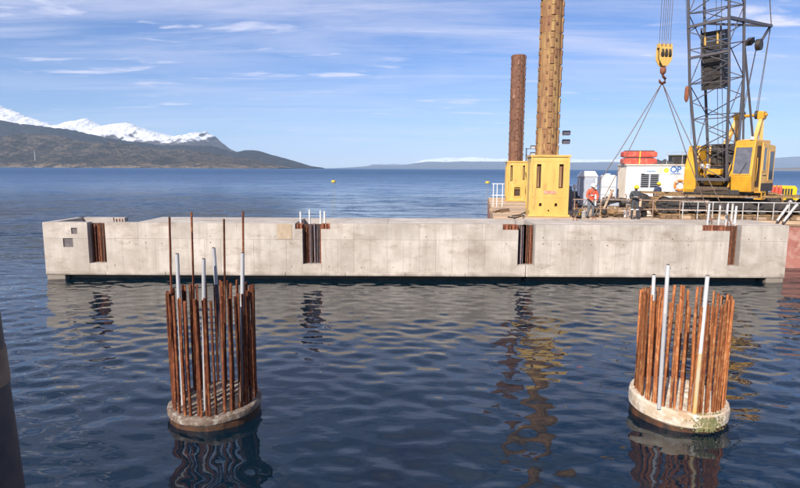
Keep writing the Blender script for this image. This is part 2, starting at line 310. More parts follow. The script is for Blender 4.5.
# ------------------------------------------------------------------ water
def water():
    def axis(lo, hi, step, far_lo, far_hi, grow):
        core = list(np.arange(lo, hi + 1e-6, step)); s = step; a = core[0]; left = []
        while a > far_lo: s *= grow; a -= s; left.append(a)
        s = step; a = core[-1]; right = []
        while a < far_hi: s *= grow; a += s; right.append(a)
        return np.array(left[::-1] + core + right)
    xs = axis(-13, 13, 0.075, -60000, 60000, 1.05); ys = axis(6.0, 26, 0.075, -3000, 90000, 1.045)
    X, Y = np.meshgrid(xs, ys); SX = np.gradient(xs)[None, :] + 0*X; SY = np.gradient(ys)[:, None] + 0*X
    Z = np.zeros_like(X); rng = np.random.RandomState(11)
    for lam, amp, nw in ((5.5, 0.009, 4), (3.0, 0.0085, 6), (1.9, 0.0080, 8), (1.25, 0.0078, 12), (0.8, 0.0058, 16), (0.5, 0.0026, 16)):
        for i in range(nw):
            l = 0.78 * lam * rng.uniform(0.75, 1.3); a = 0.78 * amp * rng.uniform(0.5, 1.2) * 0.45
            th = R(248) + rng.normal(0, R(44)); k = 2*math.pi/l; ph = rng.uniform(0, 6.283)
            fade = np.clip((l / np.maximum(SX, SY) - 3) / 3, 0, 1)
            Z += fade * a * np.sin(k*(X*math.cos(th) + Y*math.sin(th)) + ph)
    # calmer and livelier patches
    P = 0.85 + 0.2*np.sin(X*0.21 + 1.2*np.sin(Y*0.17)) * np.sin(Y*0.33 + 0.7) + 0.18*np.sin(X*0.63 - Y*0.4 + 1.5*np.sin(Y*0.51 + X*0.22))
    Z *= P
    ny, nx = X.shape; V = np.stack([X, Y, Z], -1).reshape(-1, 3)
    idx = np.arange(nx*ny).reshape(ny, nx)
    F = np.stack([idx[:-1, :-1], idx[:-1, 1:], idx[1:, 1:], idx[1:, :-1]], -1).reshape(-1, 4)
    me = bpy.data.meshes.new('water'); me.vertices.add(len(V)); me.vertices.foreach_set('co', V.ravel())
    me.loops.add(F.size); me.loops.foreach_set('vertex_index', F.ravel().astype(np.int32))
    me.polygons.add(len(F)); me.polygons.foreach_set('loop_start', np.arange(0, F.size, 4, dtype=np.int32))
    me.polygons.foreach_set('use_smooth', np.ones(len(F), bool)); me.update(); me.validate()
    m = bpy.data.materials.new('sea_water'); m.use_nodes = True; t = m.node_tree; b = t.nodes['Principled BSDF']
    b.inputs['Base Color'].default_value = (0.0028, 0.012, 0.024, 1); b.inputs['Roughness'].default_value = 0.03
    b.inputs['IOR'].default_value = 1.54
    b.subsurface_method = 'BURLEY'; b.inputs['Subsurface Weight'].default_value = 1.0      # light spreads in the water body
    b.inputs['Subsurface Radius'].default_value = (1.5, 3.0, 4.5); b.inputs['Subsurface Scale'].default_value = 1.0
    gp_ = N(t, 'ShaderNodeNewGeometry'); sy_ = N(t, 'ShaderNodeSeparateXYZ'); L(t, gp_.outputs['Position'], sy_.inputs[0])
    # dark basin by the quay; blue out in the channel stands in for reflected sky
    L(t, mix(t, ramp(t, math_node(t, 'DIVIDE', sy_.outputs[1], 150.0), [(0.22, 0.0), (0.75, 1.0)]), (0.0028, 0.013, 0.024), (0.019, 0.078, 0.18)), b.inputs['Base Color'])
    g = N(t, 'ShaderNodeNewGeometry'); cd = N(t, 'ShaderNodeVectorMath', operation='LENGTH'); L(t, g.outputs['Position'], cd.inputs[0])
    def nz(scale, stretch, detail, rot=0):
        mp = N(t, 'ShaderNodeMapping'); mp.inputs['Scale'].default_value = stretch; mp.inputs['Rotation'].default_value = (0, 0, R(rot)); L(t, g.outputs['Position'], mp.inputs[0])
        n = N(t, 'ShaderNodeTexNoise', inp={'Scale': scale, 'Detail': detail, 'Roughness': 0.55, 'Distortion': 0.2}); L(t, mp.outputs[0], n.inputs[0]); return n.outputs[0]
    near = math_node(t, 'ADD', math_node(t, 'MULTIPLY', nz(2.4, (0.75, 1.5, 1), 1.5, 18), 0.009), math_node(t, 'MULTIPLY', nz(5.5, (0.6, 1.3, 1), 2, 12), 0.0012))
    # open water beyond the sheltered basin is choppier (wind over distance)
    far = math_node(t, 'ADD', math_node(t, 'MULTIPLY', nz(1.5, (0.5, 1.3, 1), 3, 12), 0.20), math_node(t, 'MULTIPLY', nz(0.38, (0.5, 1.2, 1), 4, 8), 0.62))
    dist = ramp(t, math_node(t, 'DIVIDE', cd.outputs['Value'], 100.0), [(0.22, 0.0), (0.48, 1.0)])
    gust = ramp(t, nz(0.012, (0.30, 1.6, 1), 4, 4), [(0.35, 0.5), (0.7, 1.3)])
    h = math_node(t, 'ADD', near, math_node(t, 'MULTIPLY', math_node(t, 'MULTIPLY', far, gust), dist))
    L(t, ramp(t, math_node(t, 'DIVIDE', cd.outputs['Value'], 600.0), [(0.05, 0.008), (0.15, 0.08), (0.40, 0.28), (1.0, 0.46)]), b.inputs['Roughness'])
    bp = N(t, 'ShaderNodeBump', inp={'Strength': 1.0, 'Distance': 1.0}); L(t, h, bp.inputs['Height'])
    def chop(scale, stretch, rot, detail):
        mp = N(t, 'ShaderNodeMapping'); mp.inputs['Scale'].default_value = stretch; mp.inputs['Rotation'].default_value = (0, 0, R(rot)); L(t, g.outputs['Position'], mp.inputs[0])
        n = N(t, 'ShaderNodeTexNoise', inp={'Scale': scale, 'Detail': detail, 'Roughness': 0.6}); L(t, mp.outputs[0], n.inputs[0])
        v = N(t, 'ShaderNodeVectorMath', operation='SUBTRACT'); L(t, n.outputs[1], v.inputs[0]); v.inputs[1].default_value = (0.5, 0.5, 0.5); return v.outputs[0]
    va = N(t, 'ShaderNodeVectorMath', operation='ADD'); L(t, chop(1.3, (0.45, 1.1, 1), 8, 3), va.inputs[0]); L(t, chop(0.22, (0.4, 1.2, 1), 5, 3), va.inputs[1])
    amt = math_node(t, 'MULTIPLY', math_node(t, 'MULTIPLY', dist, gust), 1.7)
    am = N(t, 'ShaderNodeCombineXYZ'); L(t, math_node(t, 'MULTIPLY', amt, 0.6), am.inputs[0]); L(t, amt, am.inputs[1])
    vm = N(t, 'ShaderNodeVectorMath', operation='MULTIPLY'); L(t, va.outputs[0], vm.inputs[0]); L(t, am.outputs[0], vm.inputs[1])
    vs_ = N(t, 'ShaderNodeVectorMath', operation='ADD'); L(t, bp.outputs[0], vs_.inputs[0]); L(t, vm.outputs[0], vs_.inputs[1])
    vn = N(t, 'ShaderNodeVectorMath', operation='NORMALIZE'); L(t, vs_.outputs[0], vn.inputs[0]); L(t, vn.outputs[0], b.inputs['Normal'])
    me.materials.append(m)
    o = bpy.data.objects.new('water', me); COL.objects.link(o); o['kind'] = 'structure'
    return o
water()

# ------------------------------------------------------------------ mountains and far shores
def fbm(x, y, s, octv=5):
    v, a, f = 0.0, 0.5, s
    for _ in range(octv): v += a * noise.noise((x*f, y*f, 3.7)); a *= 0.5; f *= 2.03
    return v
def ridged(x, y, s, octv=5):
    v, a, f = 0.0, 0.5, s
    for _ in range(octv): v += a * (1 - 2*abs(noise.noise((x*f, y*f, 9.1)))); a *= 0.5; f *= 2.07
    return v
def mountain_range(name, prof, Y, depth, rough, m, nx=260, nv=44, seed=0, spur=0.25):
    pts = [PY(px, py, Y) for px, py in prof]
    xs = np.linspace(pts[0].x, pts[-1].x, nx); hs = np.interp(xs, [p.x for p in pts], [max(p.z, 0) for p in pts])
    span = max(hs); V = []; F = []
    for j in range(nv):
        v = j/(nv-1); w = v/0.62 if v < 0.62 else (1-v)/0.38           # long face to the camera, shorter behind
        for i in range(nx):
            x = float(xs[i]); y = Y + (v-0.62)*depth; h = hs[i]
            n = ridged(x+seed, y, 3.2/depth) ; n2 = fbm(x-seed, y, 9/depth)
            sh = w**1.15; jag = rough*span*0.22*ridged(x*1.7+seed, 5.0, 14/depth, 4) if w > .85 else 0
            z = h*sh*(1 + spur*n*(1-w)*2) + rough*span*(n2*0.5 + 0.25*n)*min(1, w*1.6)*(0.35+0.65*min(1, h/span*1.5))*(1-0.55*(w > 0.9)) + jag*min(1, h/span*2)
            V.append((x, y, max(z, 0) if h > 0 else 0)); 
    for j in range(nv-1):
        for i in range(nx-1): F.append((j*nx+i, j*nx+i+1, (j+1)*nx+i+1, (j+1)*nx+i))
    V = [(x, y, z - 0.8 if z < 0.5 else z) for x, y, z in V]
    me = bpy.data.meshes.new(name); me.from_pydata(V, [], F); me.polygons.foreach_set('use_smooth', np.ones(len(F), bool)); me.materials.append(m)
    o = bpy.data.objects.new(name, me); COL.objects.link(o); o['kind'] = 'structure'; return o
def land_mat(name, stops, nscale, namp, snow=None, patch=None):
    m = bpy.data.materials.new(name); m.use_nodes = True; t = m.node_tree; b = t.nodes['Principled BSDF']
    b.inputs['Roughness'].default_value = 0.95; b.inputs['Specular IOR Level'].default_value = 0.1
    g = N(t, 'ShaderNodeNewGeometry'); sp = N(t, 'ShaderNodeSeparateXYZ'); L(t, g.outputs['Position'], sp.inputs[0])
    def nz(scale, detail=8, rough=0.65):
        n = N(t, 'ShaderNodeTexNoise', inp={'Scale': scale, 'Detail': detail, 'Roughness': rough}); L(t, g.outputs['Position'], n.inputs[0]); return n.outputs[0]
    e = math_node(t, 'ADD', sp.outputs[2], math_node(t, 'MULTIPLY', math_node(t, 'SUBTRACT', nz(nscale), 0.5), namp))
    top = stops[-1][0]
    c = ramp(t, math_node(t, 'DIVIDE', e, top), [(h/top, col) for h, col in stops])
    if patch:
        c = mix(t, ramp(t, nz(patch[1]), [(0.44, 0.0), (0.56, 1.0)]), c, mix(t, 0.8, c, patch[0]))
        c = mix(t, ramp(t, nz(patch[1]*4), [(0.46, 0.0), (0.60, 0.8)]), c, patch[0])
    if snow:
        nn = N(t, 'ShaderNodeSeparateXYZ'); L(t, g.outputs['Normal'], nn.inputs[0])
        lvl = math_node(t, 'ADD', e, math_node(t, 'MULTIPLY', math_node(t, 'SUBTRACT', nn.outputs[2], 0.8), snow[2]))
        sn = ramp(t, math_node(t, 'DIVIDE', math_node(t, 'SUBTRACT', lvl, snow[0]), snow[1]), [(0.0, 0.0), (1.0, 1.0)])
        sn = math_node(t, 'MULTIPLY', sn, ramp(t, nz(nscale*3.2, 6, 0.7), [(0.54, 1.0), (0.66, 0.25)]))
        c = mix(t, sn, c, (0.86, 0.87, 0.90))
    L(t, c, b.inputs['Base Color'])
    bp = N(t, 'ShaderNodeBump', inp={'Strength': 1.0, 'Distance': 60}); L(t, nz(nscale*2.2), bp.inputs['Height']); L(t, bp.outputs[0], b.inputs['Normal'])
    return m
M_HILL = land_mat('brown_hill', [(0, (0.36,0.28,0.19)), (24, (0.30,0.21,0.13)), (44, (0.12,0.09,0.055)), (160, (0.15,0.118,0.083)), (420, (0.17,0.132,0.095))], 0.009, 110, patch=((0.030,0.031,0.026), 0.007))
M_WOOD = land_mat('wooded_slope', [(0, (0.06,0.05,0.045)), (300, (0.035,0.034,0.036)), (640, (0.045,0.042,0.042))], 0.006, 260, snow=(820, 160, 120), patch=((0.015,0.017,0.018), 0.008))
M_SNOWM = land_mat('snow_mountain', [(0, (0.06,0.055,0.055)), (600, (0.11,0.095,0.09)), (1200, (0.15,0.125,0.12))], 0.0042, 640, snow=(590, 70, 900))
M_FAR = land_mat('far_shore', [(0, (0.06,0.06,0.062)), (400, (0.07,0.07,0.075))], 0.0016, 200)
M_FARS = land_mat('far_snow', [(0, (0.06,0.06,0.065)), (600, (0.1,0.1,0.11))], 0.0014, 260, snow=(300, 120, 200))
mountain_range('snow_mountains', [(-16,102),(0,106),(14,112),(28,118),(45,124),(58,127.5),(66,124),(76,122.5),(87,120),(94,124),(102,127.5),(110,126),(120,125),(130,124),(138,127.5),(148,131),(158,134),(168,136),(178,138.5),(186,136),(196,133.5),(206,133),(213,136),(219,141),(230,150),(250,160),(270,167)],
               11500, 4200, 0.16, M_SNOWM, 340, 54, 700)
mountain_range('wooded_slopes', [(-60,118),(0,121),(20,124),(40,126.5),(70,130),(90,135),(110,139),(135,143),(160,145.5),(190,146),(212,147),(226,150),(236,153),(246,151),(256,151),(268,154),(280,157),(290,160),(300,163),(312,166.5),(318,168)],
               8600, 3000, 0.13, M_WOOD, 300, 44, 200)
mountain_range('hills', [(-60,143),(-20,139),(0,140),(14,137),(28,134.5),(42,134),(52,136),(62,137),(78,141),(95,143),(112,142),(128,144.5),(146,148),(165,150),(185,150.5),(205,153),(222,155.5),(238,158),(252,160),(266,163),(280,166),(288,168)],
               6200, 1900, 0.18, M_HILL, 300, 44, 50, 0.45)
mountain_range('far_hills', [(318,168.6),(335,168.2),(352,167.2),(368,166),(378,164.8),(392,165.4),(404,165),(416,163),(428,161.6),(446,162),(462,161.4),(480,161.6),(500,161.5),(520,162.2),(545,162),(575,162.5),(605,162),(640,162.6),(690,161.5),(740,160),(770,158.5),(790,157),(830,155),(880,158)],
               26000, 5000, 0.05, M_FAR, 300, 30, 900)
mountain_range('far_snow_mountains', [(362,168),(372,164.2),(377,163.2),(384,164.4),(394,163.6),(402,164.4),(410,164),(424,159.6),(436,158.6),(448,157.4),(458,158),(470,156.6),(482,157.4),(494,158.6),(506,158.2),(530,159),(560,158.6),(590,159.5),(620,159.2),(660,160),(700,159.5),(740,159),(780,160),(810,163)],
               37000, 6000, 0.05, M_FARS, 260, 26, 1500)
mountain_range('right_shore', [(735,170.6),(752,170.0),(764,168.6),(778,168.0),(800,167.4),(840,166),(880,168)], 9000, 900, 0.1, land_mat('sandy_shore', [(0, (0.30,0.26,0.21)), (40, (0.22,0.19,0.16)), (90, (0.12,0.11,0.10))], 0.01, 30), 80, 14, 90)

# ------------------------------------------------------------------ concrete caissons
CY = 24.75                                    # front face
ZB, ZT, DEP = 0.23, 2.57, 2.85
def X_(px, py=250): return PY(px, py, CY).x
XL, XJ, XR = X_(42, 222), X_(525.5, 270), X_(787, 250)
ZM, ZN, ZL = 1.86, 0.74, 0.36                 # horizontal form joint, notch floor, foot ledge
notch = [(X_(88,240), X_(105.5,240)), (X_(302.5,240), X_(321,240)), (X_(518,245), X_(535,245)), (X_(729,245), X_(740.5,245))]
shelf = [None, (X_(295,222), X_(330,222)), (X_(503,222), X_(535,222)), (X_(703,222), X_(740.5,222))]
SHZ = ZT - 0.25
def caisson(label, x0, x1, notch_ids, slab_from, slanted_left, foot_left, foot_right):
    t = thing('concrete_caisson', label, 'caisson', ((x0+x1)/2, CY, 0)); ox, oy = t.location.x, t.location.y
    holes = []
    for i in notch_ids:
        a, b = notch[i]; holes.append((a-ox, b-ox, ZN, ZT+1))
        if shelf[i]: holes.append((shelf[i][0]-ox, shelf[i][1]-ox, SHZ, ZT+1))
    # small square ports in the left end
    ports = [(X_(63,241)-ox, X_(73,241)-ox, 1.46, 1.86), (X_(71,229)-ox, X_(77,229)-ox, 2.05, 2.33)] if slanted_left else []
    xa, xb = x0-ox, x1-ox
    MB().plate(xa, xb, ZB, ZT, 0.05, 0.42, holes+ports).build('front_wall', M_CONC_IN, t)
    for p in ports:  # flush dark grey plates paint the shade inside the square holes
        MB().box(p[0]+.004, p[1]-.004, 0.045, 0.08, p[2]+.004, p[3]-.004).build('port_shade_plate', mat('port_shade_grey', (0.16,0.14,0.14), 0.8, (0.11,0.09,0.09), 6), t)
    # form panels: the cast face shows each shutter as a panel with its own edges
    edges = [xa, xb]
    for i in notch_ids: edges += [notch[i][0]-ox, notch[i][1]-ox]
    edges = sorted(e for e in edges if xa-1e-6 <= e <= xb+1e-6)
    rng = random.Random(3 if slanted_left else 5)
    def in_notch(a, b): return any(notch[i][0]-ox < (a+b)/2 < notch[i][1]-ox for i in notch_ids)
    def panel(a, b, c, d, dy=None):
        dy = rng.uniform(-0.004, 0.004) if dy is None else dy
        g = 0.003
        MB().plate(a+g, b-g, c+g, d-g, dy, 0.052, [h for h in holes+ports if h[0] < b and h[1] > a and h[2] < d and h[3] > c]).build('form_panel', M_CONC, t, bevel=0.003)
    for a, b in zip(edges[:-1], edges[1:]):
        is_notch = in_notch(a, b)
        if is_notch:
            panel(a, b, ZL, ZN); continue
        n = max(1, round((b-a)/0.72))
        if b-a < 2.6 and n > 1: n = max(1, n//2)
        for k in range(n):
            c, d = a+(b-a)*k/n, a+(b-a)*(k+1)/n
            panel(c, d, ZL, ZM)
        n2 = max(1, n//2)
        for k in range(n2): panel(a+(b-a)*k/n2, a+(b-a)*(k+1)/n2, ZM, ZT)
    # foot ledge, slightly proud and chipped
    n = int((xb-xa)/2.4)
    for k in range(n):
        a, b = xa+(xb-xa)*k/n, xa+(xb-xa)*(k+1)/n
        MB().box(a+.004, b-.004, -0.03-rng.uniform(0,.012), 0.05, ZB-0.02, ZL-.005).build('foot_block', M_CONC, t, bevel=0.02)
    # tie holes left by the shutters
    th = MB()
    for a, b in zip(edges[:-1], edges[1:]):
        if in_notch(a, b): continue
        k = a + 0.35
        while k < b - 0.2:
            for z in (0.62, ZM-0.18, ZM+0.12):
                if rng.random() < 0.42: 
                    r = rng.uniform(0.012, 0.026); zz = z + rng.uniform(-.03,.03)
                    if not any(p[0]-.05 < k < p[1]+.05 and p[2]-.05 < zz < p[3]+.05 for p in ports): th.tube((k, -0.0075, zz), (k, 0.0, zz), r, r, 8)
            k += 0.72
    tag(th.build('tie_hole_plugs', M_HOLE, t), kind='stuff')
    # back wall, end walls, floor
    yb = DEP
    gap = (X_(128,217)-ox + 1.55, slab_from-ox) if slanted_left else None
    xbl = (PZ(83, 216.5, ZT).x - ox) if slanted_left else xa
    if slanted_left:
        MB().box(xbl, PZ(128, 217, ZT).x-ox, yb-0.35, yb, ZB, ZT).build('back_wall', M_CONC_IN, t)
        MB().box(slab_from-ox, xb, yb-0.35, yb, ZB, ZT-.002).build('back_wall', M_CONC_IN, t)
        MB().prism([(xa+.002, 0.43), (xa+0.42, 0.43), (xbl+0.3, yb), (xbl-0.05, yb)], 'z', ZB, ZT).build('end_wall', M_CONC_IN, t)
    else:
        MB().box(xa, xb, yb-0.35, yb, ZB, ZT-.002).build('back_wall', M_CONC_IN, t)
        MB().box(xb-0.35, xb-.002, 0.425, yb-.355, ZB, ZT-.002).build('end_wall', M_CONC_IN, t)
    MB().prism([(xa+.02, 0.3), (xb-.02, 0.3), (xb-.02, yb-.05), (xbl+.1, yb-.05)], 'z', ZB+.01, ZB+0.3).build('floor_slab', M_CONC_IN, t)
    # top slabs between the notch bays
    sl = [slab_from-ox, xb-.004]
    for i in notch_ids:
        a, b = notch[i]
        if a-ox > sl[0]: sl += [(shelf[i][0] if shelf[i] else a)-ox, (shelf[i][1] if shelf[i] else b)-ox]
    sl = sorted(min(v, xb-.004) for v in sl)
    for a, b in zip(sl[::2], sl[1::2]):
        if b-a < 0.2: continue
        m_ = max(1, round((b-a)/2.6))
        for k in range(m_):
            MB().box(a+(b-a)*k/m_+.004, a+(b-a)*(k+1)/m_-.004, 0.43, yb-.0, ZT-0.22, ZT+0.012).build('top_slab', M_CONC, t, bevel=0.012)
    # recessed keel, its near-black colour stands in for shade under the foot
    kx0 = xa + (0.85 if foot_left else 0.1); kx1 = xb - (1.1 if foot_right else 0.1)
    MB().prism([(kx0, 0.28), (kx1, 0.28), (kx1, yb-.1), (kx0+1.2, yb-.1)], 'z', -0.5, ZB+.005).build('keel', M_KEEL_SHADE, t)
    if foot_left: MB().prism([(xa+.03, .0), (kx0, .0), (kx0+.1, .9), (xa+.5, .9)], 'z', -0.25, ZB-.0205).build('corner_foot', M_CONC, t, bevel=.03)
    if foot_right: MB().prism([(kx1+.3, .0), (xb-.03, .0), (xb-.03, 1.6), (kx1+.3, 1.6)], 'z', -0.25, ZB-.0205).build('corner_foot', M_CONC, t, bevel=.03)
    return t
ca = caisson('long pale concrete caisson on the left, with two small square ports at its end', XL, XJ-0.012, [0, 1, 2], X_(135, 218), True, True, False)
cb = caisson('shorter pale concrete caisson on the right, held by the crane slings', XJ+0.012, XR, [2, 3], notch[2][1], False, False, True)

def part_of(t, o):                                            # world-placed mesh handed to its thing
    o.parent = t; o.matrix_parent_inverse = (Matrix.Translation(t.location) @ t.rotation_euler.to_matrix().to_4x4()).inverted(); return o
# rusty steel inside the notches: back plate darkened as gap shade, sheet-pile bars, ducts
def notch_steel(t, a, b, kind, seed):
    rng = random.Random(seed); yb = CY + 0.42
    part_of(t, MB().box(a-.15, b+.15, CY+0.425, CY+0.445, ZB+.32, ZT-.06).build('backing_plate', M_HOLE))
    n = max(4, round((b-a)/0.092)); w = (b-a)/n
    for k in range(n):
        x = a + w*(k+0.5); r = w*rng.uniform(0.18, 0.44); y = yb - r - rng.uniform(0.0, 0.14)
        m_ = M_RUST_N if kind == 'rust' or rng.random() < 0.45 else M_RUST_V
        part_of(t, MB().tube((x, y, ZN-.02), (x+rng.uniform(-.02,.02), y, ZT-rng.uniform(0.02,0.14)), r, r, 8).build('steel_bar', m_))
    return
notch_steel(ca, *notch[0], 'rust', 1); notch_steel(ca, *notch[1], 'duct', 2)
notch_steel(ca, notch[2][0], XJ-.04, 'duct', 3); notch_steel(cb, XJ+.04, notch[2][1], 'rust', 4); notch_steel(cb, *notch[3], 'rust', 5)
def shelf_rust(t, a, b, seed):
    rng = random.Random(seed); n = max(2, round((b-a)/0.14)); w = (b-a)/n
    part_of(t, MB().box(a, b, CY+0.43, CY+0.45, SHZ-.1, ZT-.03).build('backing_plate', M_RUST_N))
    for k in range(n):
        x = a+w*(k+.5)
        part_of(t, MB().cbox((x, CY+0.24, SHZ+0.10), (w*rng.uniform(.6,.85), 0.30, 0.19+rng.uniform(-.03,.05)), (0,0,rng.uniform(-.1,.1))).build('steel_stub', M_RUST_N))
shelf_rust(ca, shelf[1][0], notch[1][0], 1); shelf_rust(ca, notch[1][1], shelf[1][1], 2)
shelf_rust(ca, shelf[2][0], notch[2][0], 3); shelf_rust(cb, shelf[3][0], notch[3][0], 4)
# rebar stubs along the open bay by the first notch
rng = random.Random(9)
x = notch[0][0]
while x < PZ(128, 217, ZT).x:
    part_of(ca, MB().tube((x, CY+DEP-.45, ZT-0.35), (x+rng.uniform(-.03,.03), CY+DEP-.5, ZT+rng.uniform(-0.05, 0.12)), 0.032, 0.028, 6).build('rebar', M_RUST_N))
    x += rng.uniform(0.10, 0.19)
# upright pipes standing in the second and fourth notch
def upright(t, px, ytop, y, zb, m, r=0.045, lean=0.0):
    p = PY(px, ytop, y); part_of(t, MB().tube((p.x-lean, y, zb), (p.x, y, p.z), r, r, 10).build('upright_pipe', m))
for px, yt in ((300.5, 211.5), (309.5, 209.5), (320.5, 210.5), (324.5, 211)): upright(ca, px, yt, CY+0.75, 1.2, M_PVC)
for px, yt, m_ in ((709.5, 203.5, M_PVC), (720.5, 205, M_GALV), (728, 204, M_PVC), (733, 203.5, M_GALV), (736.5, 206, M_PVC)): upright(cb, px, yt, CY+0.95, 1.2, m_, 0.05, 0.06)
# plywood patch let into the face of the left caisson
pa, pb = PY(277, 224, CY), PY(292, 239, CY)
part_of(ca, MB().box(pa.x, pb.x, CY-0.012, CY-0.004, pb.z, pa.z).build('form_board', M_OSB))
# lifting lugs of the right caisson
LUG = [PZ(575, 221, ZT), PZ(593, 219.5, ZT), PZ(710, 221, ZT), PZ(729, 224, ZT)]
LUG = [Vector((p.x, min(max(p.y, CY+0.5), CY+DEP-.3), ZT)) for p in LUG]
for p in LUG:
    part_of(cb, MB().path([(p.x-.09, p.y, ZT-.05), (p.x-.08, p.y, ZT+.12), (p.x, p.y, ZT+.18), (p.x+.08, p.y, ZT+.12), (p.x+.09, p.y, ZT-.05)], 0.022, 6).build('lifting_loop', M_RUST_N))

# ------------------------------------------------------------------ near piles with starter bars
def pile(label, px, Y, rad, rb, ztop, cap_m, rust_m, nb, seed, tall, pipes, tilt, thick, case_drop, algae=False):
    base = Vector((PY(px, 400, Y).x, Y, 0)); rng = random.Random(seed)
    t = thing('concrete_pile', label, 'pile', base, 0, 'cast piles with starter bars in the near water')
    n = 40
    def rim(r, z, j=0.0): 
        return [(( r*(1+rng.uniform(-j,j)))*math.cos(2*math.pi*i/n), (r*(1+rng.uniform(-j,j)))*math.sin(2*math.pi*i/n), z + tilt[0]*r*math.cos(2*math.pi*i/n) + tilt[1]*r*math.sin(2*math.pi*i/n)) for i in range(n)]
    def shell(name, rings, m, cap_top=True):
        mb = MB(); vs = [v for ring in rings for v in ring]; k = len(rings)
        mb.add(vs, [(a*n+i, a*n+(i+1)%n, (a+1)*n+(i+1)%n, (a+1)*n+i) for a in range(k-1) for i in range(n)])
        if cap_top: mb.add(vs, [tuple(range((k-1)*n, k*n))])
        return mb.build(name, m, t)
    zc = ztop
    flat = tilt; 
    def rimf(r, z, j, f):                                      # blend tilt out downwards
        return [(r*(1+rng.uniform(-j,j))*math.cos(2*math.pi*i/n), r*(1+rng.uniform(-j,j))*math.sin(2*math.pi*i/n),
                 z + f*(tilt[0]*r*math.cos(2*math.pi*i/n) + tilt[1]*r*math.sin(2*math.pi*i/n)) + rng.uniform(-j, j)*0.8) for i in range(n)]
    shell('steel_casing', [rimf(rad*0.955, -1.5, 0, 0), rimf(rad*0.965, -0.05, .004, 0), rimf(rad*0.97, zc-thick+.02, .008, .8)], M_CASE)
    mb = MB(); rings = [rimf(rad*0.965, zc-thick, .006, .8), rimf(rad*1.0, zc-thick+.04, .010, .85), rimf(rad*1.0, zc-thick*0.45, .010, .95), rimf(rad*0.985, zc-.03, .012, 1), rimf(rad*0.95, zc, .012, 1), rimf(rad*0.72, zc+.012, .012, 1), rimf(rad*0.40, zc-.01, .02, 1), rimf(rad*0.12, zc+.01, .02, 1)]
    vs = [v for r_ in rings for v in r_]
    mb.add(vs, [(a*n+i, a*n+(i+1)%n, (a+1)*n+(i+1)%n, (a+1)*n+i) for a in range(len(rings)-1) for i in range(n)] + [tuple(range((len(rings)-1)*n, len(rings)*n))])
    mb.build('cap', cap_m, t)
    def ztop_at(x, y): return zc + tilt[0]*x + tilt[1]*y - 0.04
    zr = PY(px, 289.5 if px < 400 else 294, Y).z
    for k in range(nb):
        a = 2*math.pi*(k + rng.uniform(-.10,.10))/nb; pair = rng.choice((1, 2, 2))
        for q in range(pair):
            aa = a + (q-(pair-1)/2)*0.072; r_ = rb + rng.uniform(-.02,.02); x, y = r_*math.cos(aa), r_*math.sin(aa)
            zt = zr + rng.uniform(-.07, .05) - (0.4 if rng.random() < .03 else 0)
            lx, ly = x*(1+rng.uniform(-.01,.03)) + rng.uniform(-.014,.014), y*(1+rng.uniform(-.02,.045)) + rng.uniform(-.025,.025)
            zb = ztop_at(x, y); md = ((x+lx)/2 + rng.uniform(-.012,.012), (y+ly)/2 + rng.uniform(-.012,.012), (zb+zt)/2)
            MB().path([(x, y, zb), md, (lx, ly, zt)], rng.uniform(0.023, 0.031), 8).build('rebar', rust_m, t)
    for (tx, ty, bx_, dy) in tall:                             # the few long thin bars
        yy = Y + dy; p = PY(tx, ty, yy); q = PY(bx_, 400, yy)
        MB().path([(q.x-base.x, dy, ztop_at(q.x-base.x, dy)), (p.x*.5+q.x*.5-base.x+.008, dy, 2.2), (p.x-base.x, dy, p.z)], 0.021, 7).build('tall_rebar', rust_m, t)
    for (tx, ty, bx_, by_, dy, m_, m2) in pipes:
        yy = Y + dy; p = PY(tx, ty, yy); q = PY(bx_, by_, yy); d = (q-p); k = (p.z - ztop_at(0, 0))/max(p.z-q.z, .01)
        e = p + d*k
        s1 = p + d*(0.66 if m2 is M_PVC_Y else 0.5)*min(1, k) if m2 else e
        off = Vector((-base.x, -base.y, 0))
        o = MB().tube(s1+off, p+off, 0.037, 0.037, 14).build('grout_pipe', m_, t)
        MB().tube(p+off-Vector((0,0,.004)), p+off+Vector((0,0,.012)), 0.029, 0.029, 12).build('pipe_mouth', M_HOLE, o)
        if m2: MB().tube(e+off, s1+off, 0.0385, 0.0385, 14).build('grout_pipe', m2, t)
    # loose tie wire hoops round the bars
    if algae:
        mb = MB()
        for _ in range(330):
            a = rng.gauss(-1.42, 0.17); z = rng.uniform(zc-thick-.02, zc+.02); r_ = rad*1.005 + (0 if z < zc-.04 else -0.05)
            c = Vector((r_*math.cos(a), r_*math.sin(a), z + tilt[0]*r_*math.cos(a)+tilt[1]*r_*math.sin(a)))
            mb.cbox(c, (rng.uniform(.01,.03), .007, rng.uniform(.015,.04)), (rng.uniform(-.25,.25), rng.uniform(-.6,.6), a+math.pi/2+rng.uniform(-.2,.2)))
        tag(mb.build('algae', M_ALGAE, t), kind='stuff')
    return t
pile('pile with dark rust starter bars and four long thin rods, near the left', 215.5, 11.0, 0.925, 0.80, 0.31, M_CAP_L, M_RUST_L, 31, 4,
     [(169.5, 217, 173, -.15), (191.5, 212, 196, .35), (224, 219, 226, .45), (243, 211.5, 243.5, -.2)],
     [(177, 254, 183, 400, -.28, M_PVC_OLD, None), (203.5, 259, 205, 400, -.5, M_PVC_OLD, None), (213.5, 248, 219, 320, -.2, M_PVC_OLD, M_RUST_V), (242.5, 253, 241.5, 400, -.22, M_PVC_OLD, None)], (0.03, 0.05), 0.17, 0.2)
pile('pile with bright orange starter bars and a cream cap with green weed', 677.5, 11.05, 0.945, 0.82, 0.43, M_CAP_R, M_RUST_R, 32, 8,
     [], [(654, 275, 651, 330, .2, M_PVC, M_RUST_R), (668, 265, 662, 360, -.66, M_PVC, M_PVC_OLD), (707.5, 276, 696.5, 392, -.87, M_PVC, M_PVC_Y)], (-0.035, 0.06), 0.31, 0.3, True)

